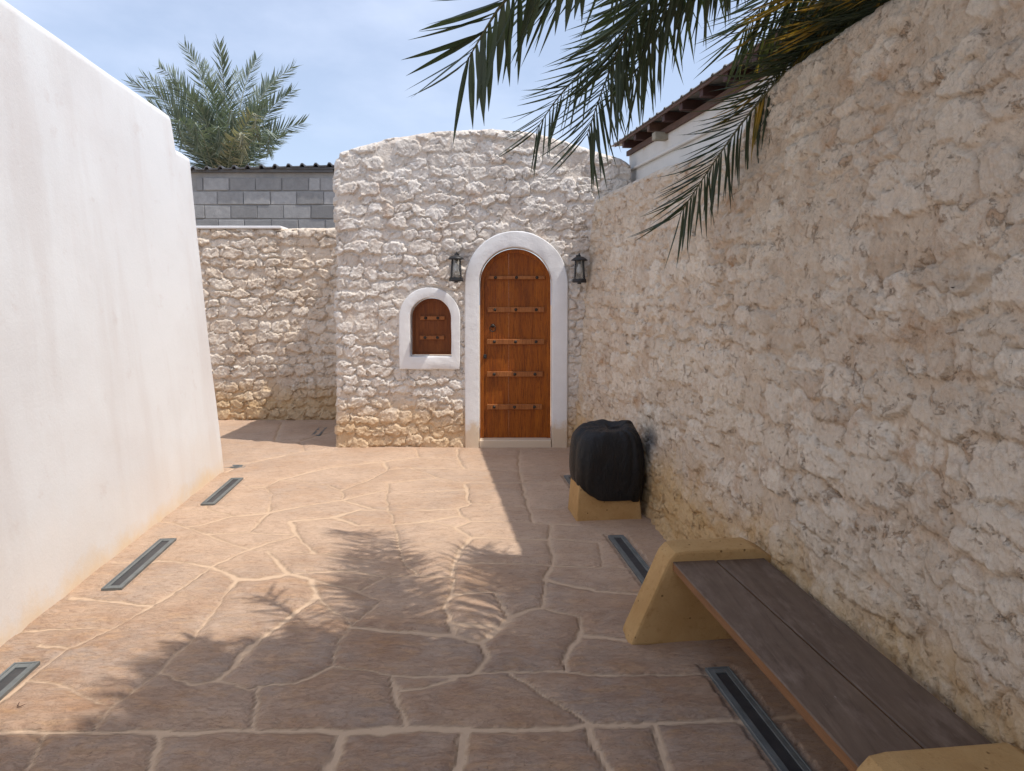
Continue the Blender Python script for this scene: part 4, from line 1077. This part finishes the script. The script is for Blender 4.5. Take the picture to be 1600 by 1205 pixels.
# hanging fronds seen in the picture, base to tip
fr_specs = [
 # pts (px, py, distance), pairs, leaflet length, width, sides, mat
 (A3([(1560, -640, 1.75), (1180, -330, 2.05), (960, -150, 2.25), (850, -60, 2.4), (790, 0, 2.5), (762, 40, 2.54), (728, 98, 2.58)]), 84, .32, .034, ((-1, .1, -.05), (.22, .05, -1)), 'leaf', (70, 32), 1.0),
 (A3([(1500, -560, 2.1), (1200, -260, 2.7), (1070, -110, 3.1), (1010, -10, 3.35), (975, 60, 3.5), (945, 130, 3.6), (917, 212, 3.66)]), 116, .42, .019, ((-1, .1, -.12), (.75, .05, -.72)), 'leaf', (68, 26), .85),
 (A3([(1450, -500, 2.2), (1180, -230, 3.0), (1040, -90, 3.5), (970, 40, 3.8), (915, 105, 3.9), (870, 155, 3.95), (836, 206, 4.0)]), 106, .36, .017, ((-1, .1, .0), (.5, .1, -.8)), 'leaf', (66, 26), .85),
 (A3([(1600, -560, 1.9), (1400, -360, 2.2), (1250, -230, 2.5), (1130, -120, 2.8), (1050, -40, 3.0), (990, 30, 3.15), (958, 95, 3.2)]), 100, .46, .021, ((-.9, .1, -.5), (.62, .1, -.85)), 'leaf', (64, 24), .9),
 (A3([(1760, -560, 1.75), (1600, -150, 2.3), (1420, 5, 2.77), (1320, 50, 3.18), (1232, 110, 3.40), (1165, 185, 3.52), (1110, 262, 3.62), (1062, 335, 3.68)]), 150, .36, .017, ((-1, .15, .02), (.12, -.1, -1)), 'leaf', (70, 26), .85),
 (A3([(1740, -600, 1.7), (1600, -260, 2.1), (1480, -90, 2.5), (1360, -10, 2.9), (1280, 45, 3.2), (1230, 90, 3.4), (1180, 165, 3.5)]), 130, .38, .014, ((-1, .15, .12), (.25, -.1, -1)), 'leaf_yellow', (58, 24), .8),
 (A3([(1760, -640, 1.6), (1640, -330, 2.0), (1520, -170, 2.4), (1400, -70, 2.8), (1320, -10, 3.1), (1260, 30, 3.3)]), 120, .40, .017, ((-1, .1, .15), (.2, -.1, -1)), 'leaf', (58, 22), .8),
 (A3([(1700, -520, 1.7), (1600, -220, 2.25), (1500, -70, 2.55), (1420, -25, 2.8), (1350, 12, 3.05), (1290, 52, 3.25), (1235, 100, 3.45)]), 120, .34, .017, ((-1, .15, .02), (.12, -.1, -1)), 'leaf', (70, 26), .85),
    (A3([(1500, -520, 2.0), (1300, -300, 2.5), (1180, -170, 2.9), (1110, -80, 3.1), (1060, -10, 3.3), (1020, 60, 3.4), (990, 120, 3.5)]), 104, .42, .019, ((-1, .1, -.35), (.70, .05, -.75)), 'leaf', (66, 26), .85),
    (A3([(1700, -560, 1.7), (1560, -260, 2.2), (1430, -110, 2.6), (1320, -50, 3.0), (1240, 0, 3.3), (1195, 50, 3.5)]), 120, .36, .016, ((-1, .15, .1), (.2, -.1, -1)), 'leaf_yellow', (62, 26), .8),
    (A3([(1720, -560, 1.75), (1560, -330, 2.1), (1440, -200, 2.5), (1350, -120, 2.8), (1270, -60, 3.1), (1200, 0, 3.4), (1160, 50, 3.6)]), 110, .40, .017, ((-1, .15, .1), (.2, -.1, -1)), 'leaf', (70, 26), .85),
    (A3([(1500, -700, 1.9), (1280, -420, 2.2), (1080, -230, 2.5), (980, -130, 2.7), (900, -70, 2.85), (850, -30, 2.95)]), 90, .44, .024, ((-.6, .2, -.6), (.1, .05, -1)), 'leaf', (70, 30), .9),
]
for i, (pts, npair, L_, W_, sides, mt, angs, tipf) in enumerate(fr_specs):
    fo, later, lm = frond(palm, pts, npair, L_, W_, sides, rp, MAT[mt], MAT['rachis'], .014, .10, angs, singles=True, tipf=tipf, bendset=(0, 1, 1, 2), gravity=.10,
                          label='yellowing frond with ochre leaflets' if mt == 'leaf_yellow' else None)
    allsingle += [(a, it, fo, lm) for a, it in later]
allsingle.sort(key=lambda q: -q[0])
rest = {}
for k, (a, it, fo, lm) in enumerate(allsingle):
    if k < 300: leaf_object(fo, it, lm)
    else: rest.setdefault(fo.name, (fo, lm, []))[2].append(it)
for nm, (fo, lm, its) in rest.items():
    V = []; Fc = []
    for (p, dr, yv, zv, ln, wd, bi) in its:
        vv, ff = VAR[bi]; o = len(V)
        w_ = p[None, :] + vv[:, :1] * dr * ln + vv[:, 1:2] * yv * wd + vv[:, 2:3] * zv * ln
        V += [tuple(x) for x in w_]; Fc += [tuple(a + o for a in f) for f in ff]
    o = bpy.data.objects.new('small_leaflets', raw_mesh('small_leaflets', V, Fc, lm, True)); COL.objects.link(o); o.parent = fo; o['kind'] = 'stuff'
# the rest of the crown, over the court and behind it
def crown_frond(root, C0, az, el, ln, rs, mat, rmat, npair, L_, W_, sag=.9):
    dx, dy = math.cos(az), math.sin(az)
    while True:
        pts = []
        for i in range(6):
            t = i / 5; r = ln * t * math.cos(el * (1 - .5 * t)); z = ln * (math.sin(el) * t - sag * .5 * t * t)
            pts.append(C0 + np.array([dx * r, dy * r, z]))
        if max(p[1] + .165 * p[2] for p in pts) < 3.0 and min(p[0] - p[2] / 2.08 for p in pts) > (-1.85 if math.degrees(az) >= 165 else -1.42) or ln < 1.0: break
        ln *= .95
    side = np.array([-dy, dx, 0.0])
    return frond(root, pts, npair, L_, W_, (tuple(side + np.array([0, 0, .15])), tuple(-side + np.array([0, 0, .15]))), rs, mat, rmat, .015, .12, (62, 25), gravity=.12)
EXTRA = [(178, 36, 2.6), (196, 34, 2.4), (212, 38, 2.6), (164, 52, 3.0), (150, 36, 2.6), (228, 26, 2.7), (188, 55, 3.0), (245, 45, 2.6), (140, 62, 2.7),
         (120, 58, 2.4), (270, 40, 2.4), (310, 40, 2.4), (350, 40, 2.5), (30, 45, 2.4), (75, 60, 2.4), (205, 68, 2.8), (172, 42, 2.9), (184, 40, 2.7), (198, 44, 2.7), (218, 50, 3.0), (156, 44, 3.0), (236, 40, 2.9), (168, 34, 2.9), (174, 50, 3.0), (186, 34, 2.9), (178, 60, 3.1), (168, 64, 3.0), (192, 40, 2.5), (206, 40, 2.6), (98, 52, 2.9), (110, 48, 2.9), (122, 50, 3.0), (132, 46, 2.9), (144, 50, 3.0), (116, 58, 2.8), (150, 56, 2.9), (128, 62, 2.8), (170, 44, 2.8), (182, 48, 2.8), (200, 50, 2.8), (214, 46, 2.8), (226, 52, 2.8), (160, 50, 2.8)]
for (azd, eld, ln) in EXTRA:
    crown_frond(palm, CR, math.radians(azd), math.radians(eld), ln, rp, MAT['leaf'], MAT['rachis'], 70, .46, .030, .55)

# ---- far palm behind the block building
FYP = 15.0
C2 = np.array(at(352, 300, FYP)); C2[2] -= .4
palm2 = empty('date_palm', (C2[0], C2[1], 0), 'sunlit grey green date palm fanning out above the grey block building', 'palm tree', 'date palms')
bm = bmesh.new(); tube(bm, [(C2[0], C2[1], z) for z in np.linspace(-.05, C2[2] + .1, 26)], [.24 + (.03 if i % 2 else 0) for i in range(26)], 12); from_bm('trunk', bm, MAT['trunk'], palm2)
tips = [(205, 128, 14.2, .06), (224, 119, 15.2, .05), (248, 104, 15.8, .04), (288, 70, 15.0, .03), (343, 68, 14.4, .0), (401, 92, 15.5, -.02), (458, 104, 15.2, -.05), (456, 142, 14.6, -.06), (473, 192, 14.8, -.08),
        (318, 100, 16.3, .02), (372, 112, 16.4, 0), (430, 125, 16.2, -.04), (270, 130, 14.0, .05), (415, 165, 13.8, -.05), (235, 165, 13.9, .06), (300, 150, 13.6, .02), (440, 215, 13.9, -.08), (330, 130, 13.6, 0), (255, 200, 14.5, .08)]
rq = random.Random(5)
for i, (px, py, yy, cv_) in enumerate(tips):
    tip = np.array(at(px, py, yy)); b0 = C2 + np.array([rq.uniform(-.1, .1), rq.uniform(-.1, .1), 0]); m = (b0 + tip) / 2
    dv = tip - b0; ln = np.linalg.norm(dv); out = np.array([dv[0], dv[1], 0]) * -.10; up = np.array([0, 0, .14 * ln])
    pts = [b0, b0 * .67 + tip * .33 + out + up * .8, b0 * .33 + tip * .67 + out * .6 + up, tip]
    d_ = dv / ln; s1 = np.cross(d_, np.array([0, 1.0, 0])); s1 /= np.linalg.norm(s1)
    k = rq.uniform(-.45, .45)
    frond(palm2, pts, 90, .47, .036, (tuple(s1 + np.array([0, k, 0])), tuple(-s1 + np.array([0, -k + .2, 0]))), rq, MAT['leaf_far'], MAT['rachis_far'], .020, .06, (58, 26), gravity=.0, tipf=.5)
for (px, py, yy) in [(365, 210, 13.7), (345, 235, 13.6), (400, 215, 13.6), (310, 230, 13.5), (380, 245, 13.4), (420, 240, 13.5), (285, 225, 13.6)]:
    tip = np.array(at(px, py, yy)); pts = [C2, (C2 * .5 + tip * .5) + np.array([0, -.2, .55]), tip + np.array([0, -.1, .45]), tip]
    frond(palm2, pts, 60, .38, .032, ((-1, .2, -.3), (1, .2, -.3)), rq, MAT['leaf_dry'] if rq.random() < .3 else MAT['leaf_far'], MAT['rachis_far'], .02, .1, (55, 25), gravity=.3)

# ================================================================== OBJECTS
# ---- in-ground strip lights
def strip_light(c, L_, W_, label, along=True, group='strip lights set in the paving'):
    cu_, cv_ = c
    frm = (lambda x, y, z: Vector(uv(cu_ + x, cv_ + y, z))) if along else (lambda x, y, z: Vector((cu_ + x, cv_ + y, z)))
    t = empty('ground_light', frm(0, 0, 0), label, 'ground light', group)
    hl, hw_ = L_ / 2, W_ / 2; b = .009; z1 = .0105
    bm = bmesh.new()
    bm_box(bm, (-hw_, -hl, -.03), (-hw_ + b, hl, z1), .0015, frm); bm_box(bm, (hw_ - b, -hl, -.03), (hw_, hl, z1), .0015, frm)
    bm_box(bm, (-hw_ + b + .001, -hl, -.03), (hw_ - b - .001, -hl + b, z1), .0015, frm); bm_box(bm, (-hw_ + b + .001, hl - b, -.03), (hw_ - b - .001, hl, z1), .0015, frm)
    from_bm('frame', bm, MAT['grey_metal'], t)
    hw2 = hw_ - b - .0015; sl_ = W_ * .23
    bm = bmesh.new(); bm_box(bm, (-hw2, -hl + b + .0015, -.03), (-sl_, hl - b - .0015, .0085), .001, frm); bm_box(bm, (sl_, -hl + b + .0015, -.03), (hw2, hl - b - .0015, .0085), .001, frm)
    bm_box(bm, (-sl_ + .0005, hl - b - .03, -.03), (sl_ - .0005, hl - b - .002, .0083), .001, frm); bm_box(bm, (-sl_ + .0005, -hl + b + .002, -.03), (sl_ - .0005, -hl + b + .03, .0083), .001, frm)
    from_bm('cover_plate', bm, MAT['grey_metal'], t)
    box('dark_slot', (-sl_ + .001, -hl + b + .032, -.03), (sl_ - .001, hl - b - .032, .004), MAT['dark_slot'], t, frame=frm)
    return t
names = ['strip light beside the white wall, the farthest full one, near its end', 'strip light beside the white wall, the middle one in full sun', 'strip light cut off by the left edge of the picture beside the white wall',
         'strip light half hidden behind the black covered bin', 'strip light between the bin and the far end of the bench', 'nearest strip light, in shade in front of the bench seat']
for c, nme in zip(LIGHTS, names): strip_light(c, .76, .102, nme)
g1 = gp(369, 730); strip_light((g1[0] - .03, g1[1]), .10, .24, 'short strip light peeping out past the end of the white wall', along=False)
g2 = gp(499, 675); strip_light(to_uv(g2), .50, .10, 'strip light lying in the shadow of the alcove floor')

# ---- bench
be = empty('bench', uv(1.1, 2.3), 'bench with two weathered planks between ochre concrete supports along the right wall', 'bench')
def bench_support(v0, v1, label=None):
    # outline across the corridor (u, z), slanting front
    o = [(0.835, 0.0), (0.845, 0.03), (1.005, .375), (1.035, .405), (1.08, .412), (1.40, .412), (1.455, .385), (1.50, .36), (1.50, 0.0)]
    bm = bmesh.new()
    a_ = [bm.verts.new(uv(u, v0, z)) for u, z in o]; b_ = [bm.verts.new(uv(u, v1, z)) for u, z in o]
    n = len(o)
    for k in range(n): bm.faces.new([a_[k], b_[k], b_[(k + 1) % n], a_[(k + 1) % n]])
    f1 = bm.faces.new(a_[::-1]); f2 = bm.faces.new(b_)
    bmesh.ops.recalc_face_normals(bm, faces=bm.faces)
    eds = [e for e in bm.edges if (e in f1.edges[:] or e in f2.edges[:])]
    bmesh.ops.bevel(bm, geom=eds, offset=.012, segments=2, profile=.6, affect='EDGES')
    return from_bm('support', bm, MAT['ochre'], be)
bench_support(2.865, 3.015); bench_support(1.33, 1.525)
def plank(u0, u1, u0n, u1n, z0, z1, v0=1.45, v1=2.90):
    bm = bmesh.new(); n = 10; rows = []
    rs = random.Random(int(u0 * 100))
    bb = .004
    for i in range(n + 1):
        v = v0 + (v1 - v0) * i / n; f = i / n; a_ = u0n + (u0 - u0n) * f; b_ = u1n + (u1 - u1n) * f; j = rs.uniform(-.0015, .0015)
        prof = [(a_ + j, z0), (a_ + j, z1 - bb), (a_ + bb + j, z1), (b_ - bb, z1), (b_, z1 - bb), (b_, z0)]
        rows.append([bm.verts.new(uv(x, v, z)) for x, z in prof])
    for r0_, r1_ in zip(rows[:-1], rows[1:]):
        for k in range(6):
            f = bm.faces.new([r0_[k], r0_[(k + 1) % 6], r1_[(k + 1) % 6], r1_[k]])
            f.material_index = 0 if k in (1, 2, 3) else 1
    bm.faces.new(rows[0][::-1]); bm.faces.new(rows[-1])
    bmesh.ops.recalc_face_normals(bm, faces=bm.faces)
    return from_bm('plank', bm, [MAT['bench_top'], MAT['bench_edge']], be)
plank(1.022, 1.214, 1.022, 1.229, .330, .366); plank(1.221, 1.445, 1.236, 1.420, .330, .365)

# ---- covered bin
bc = (1.17, 4.70)
bn = empty('covered_bin', uv(*bc), 'ochre concrete bin by the right wall with a black cover pulled over its top', 'bin')
def frus(bm, hw0, hd0, hw1, hd1, z0, z1, frm, bev):
    vs_ = [bm.verts.new(frm(x * a, y * b, z)) for z, a, b in ((z0, hw0, hd0), (z1, hw1, hd1)) for x, y in ((-1, -1), (1, -1), (1, 1), (-1, 1))]
    for f in ((0, 3, 2, 1), (4, 5, 6, 7), (0, 1, 5, 4), (1, 2, 6, 5), (2, 3, 7, 6), (3, 0, 4, 7)): bm.faces.new([vs_[i] for i in f])
    bmesh.ops.bevel(bm, geom=bm.edges[:], offset=bev, segments=2, profile=.6, affect='EDGES')
frb = lambda x, y, z: Vector(uv(bc[0] + x, bc[1] + y, z))
bm = bmesh.new(); frus(bm, .230, .158, .190, .130, 0, .50, frb, .010); from_bm('base', bm, MAT['ochre'], bn)
# cover: superellipse rings with folds, hem lower at the front right, hollow crumpled top
nA = 96; prof = [(0.0, 0.150, 1.02), (0.02, 0.160, 1.05), (.10, .24, 1.10), (.22, .32, 1.13), (.38, .41, 1.13), (.54, .49, 1.11), (.68, .555, 1.05), (.80, .60, .96), (.90, .625, .84), (.97, .632, .72), (1.0, .628, .62), (1.03, .618, .48), (1.06, .612, .36), (1.1, .612, .15)]
V = []; rsv = np.random.RandomState(3)
th = np.linspace(0, 2 * math.pi, nA, endpoint=False)
for k, (s_, z, sc_) in enumerate(prof):
    ct, st = np.cos(th), np.sin(th); pw = 0.62 if k < 5 else (.72 if k < 8 else .9)
    x = np.sign(ct) * np.abs(ct) ** pw * .222 * sc_; y = np.sign(st) * np.abs(st) ** pw * .185 * sc_
    tf = fbm(np.cos(th) * 2.2 + 5, np.sin(th) * 2.2 + z * 1.2, 3, 91); fold = fbm(th * 0.9 + z * 1.6, th * 0 + z * 5.0, 4, 93, .5)
    cre = np.zeros(nA); rc = random.Random(17)
    for q_ in range(9):
        c_ = q_ * .698 + rc.uniform(-.25, .25); dr_ = rc.uniform(-.8, .8); am_ = rc.uniform(.25, 1.0); wd_ = rc.uniform(.07, .16); kz_ = rc.uniform(.15, .45)
        dth = (th - c_ - dr_ * (z - .3) + math.pi) % (2 * math.pi) - math.pi
        cre -= am_ * np.exp(-(dth / wd_) ** 2) * (1 if z > kz_ else .35); cre += .4 * am_ * np.exp(-((dth - 1.7 * wd_) / wd_) ** 2)
    fold = fold * .25 + cre * .42
    fold[-6:] = fold[-6:] * np.linspace(1, 0, 6) + fold[0] * np.linspace(0, 1, 6)
    amp_ = .030 + (.02 if k > 7 else 0)
    r_ = 1 + (fold * amp_ / .2 * .75 + tf * .12) * (1 if k > 1 else .8)
    zz = z + (0.018 * fbm(np.cos(th) * 1.8, np.sin(th) * 1.8 + 3, 3, 95) if k < 3 else .022 * fold * (k > 7) + .012 * tf) + (-.05 * (np.cos(th - .2) > .2) * (np.clip(np.cos(th - .2), 0, 1)) if k < 3 else 0)
    zz = zz + (0.10 * np.clip(-np.cos(th + .3), 0, 1) * np.clip(-np.sin(th) + .9, 0, 1) if k < 2 else 0)
    zz += (.02 * np.cos(th - .8) if 6 < k < 11 else 0)
    for j in range(nA): V.append(tuple(frb(x[j] * r_[j] + .025, y[j] * r_[j], zz[j])))
Fc = [(k * nA + j, k * nA + (j + 1) % nA, (k + 1) * nA + (j + 1) % nA, (k + 1) * nA + j) for k in range(len(prof) - 1) for j in range(nA)]
Fc.append(tuple((len(prof) - 1) * nA + j for j in range(nA)))
cvr = add('cover', V, Fc, MAT['bag'], bn, smooth=True)
sd = cvr.modifiers.new('s', 'SUBSURF'); sd.levels = 1; sd.render_levels = 1

# ---- lanterns
def lantern(px0, px1, py0, py1, label):
    dY = FY - .15; xc = at((px0 + px1) / 2, py1, dY)[0]; zb = at(800, py1, dY)[2]; zt = at(800, py0, dY)[2]; h = zt - zb
    rw_ = (at(px1, py1, dY)[0] - at(px0, py1, dY)[0]) / 2
    t = empty('wall_lantern', (xc, FY, zb), label, 'lantern', 'lanterns beside the door')
    c = (xc, dY, zb); r0, r1 = rw_ * .86, rw_ * .64       # bottom and top half width of the glass
    bm = bmesh.new(); lathe(bm, c, [(r0 * .3, -.012), (r0 * .3, 0), (r0 * 1.02, .002), (r0 * 1.06, .012), (r0 * 1.02, .036), (r0 * .8, .040)], 16); from_bm('base', bm, MAT['black_metal'], t)
    bm = bmesh.new(); zg0, zg1 = .038, h * .74
    for k in range(4):
        a = math.pi / 4 + k * math.pi / 2
        tube(bm, [(xc + r0 * .98 * math.cos(a), dY + r0 * .98 * math.sin(a), zb + zg0 - .01), (xc + r1 * 1.04 * math.cos(a), dY + r1 * 1.04 * math.sin(a), zb + zg1 + .01)], .0055, 6)
    from_bm('bars', bm, MAT['black_metal'], t)
    bm = bmesh.new(); lathe(bm, c, [(r0 * .90, zg0), (r1 * .93, zg1), (r1 * .90, zg1), (r0 * .87, zg0 + .001)], 20)
    from_bm('glass', bm, MAT['glass'], t, True)
    bm = bmesh.new(); lathe(bm, c, [(r1 * .9, zg1 - .004), (rw_ * 1.02, zg1 - .002), (rw_ * 1.04, zg1 + .005), (rw_ * .80, zg1 + .022), (rw_ * .50, zg1 + .036), (rw_ * .18, zg1 + .042), (rw_ * .16, h * .88)], 20); from_bm('cap', bm, MAT['black_metal'], t, True)
    bm = bmesh.new(); lathe(bm, c, [(.010, zg1 - .01), (.013, h * .60), (.014, h * .56), (.024, h * .46), (.026, h * .38), (.020, h * .31), (.006, h * .28)][::-1], 14); from_bm('bulb', bm, MAT['bulb'], t, True)
    bm = bmesh.new(); lathe(bm, c, [(.013, h * .57), (.014, zg1 - .006)], 10); from_bm('bulb_holder', bm, MAT['grey_metal'], t, True)
    bm = bmesh.new(); tube(bm, [(xc, dY, zb + h * .86), (xc, dY + .004, zb + h * .95), (xc + .002, dY + .03, zb + h * .985), (xc, dY + .09, zb + h * .93), (xc, FY - .02, zb + h * .80)], .008, 8)
    bm_box(bm, (xc - .024, FY - .05, zb + h * .55), (xc + .024, FY - .018, zb + h * .95), .004); from_bm('bracket', bm, MAT['black_metal'], t)
lantern(700.5, 725, 393, 440, 'black wall lantern left of the door, above the small window')
lantern(893, 917.5, 395, 442, 'black wall lantern right of the door, close to the tall side wall')

# ---- small dry twig
g0 = gp(30, 1109); tw = bpy.data.objects.new('twig', None)
bm = bmesh.new(); tube(bm, [(g0[0] - .014, g0[1] + .02, .016), (g0[0] - .008, g0[1] + .002, .014), (g0[0] + .004, g0[1] - .004, .013), (g0[0] + .018, g0[1] + .006, .017)], [.0012, .002, .002, .001], 5)
bpy.data.objects.remove(tw)
tag(from_bm('twig', bm, MAT['brown_wood']), 'tiny curled dry twig lying on the sunny paving at lower left', 'twig')
bpy.context.view_layer.update()
print('objects', len(bpy.data.objects), 'tris', sum(len(m.polygons) * 2 for m in bpy.data.meshes))
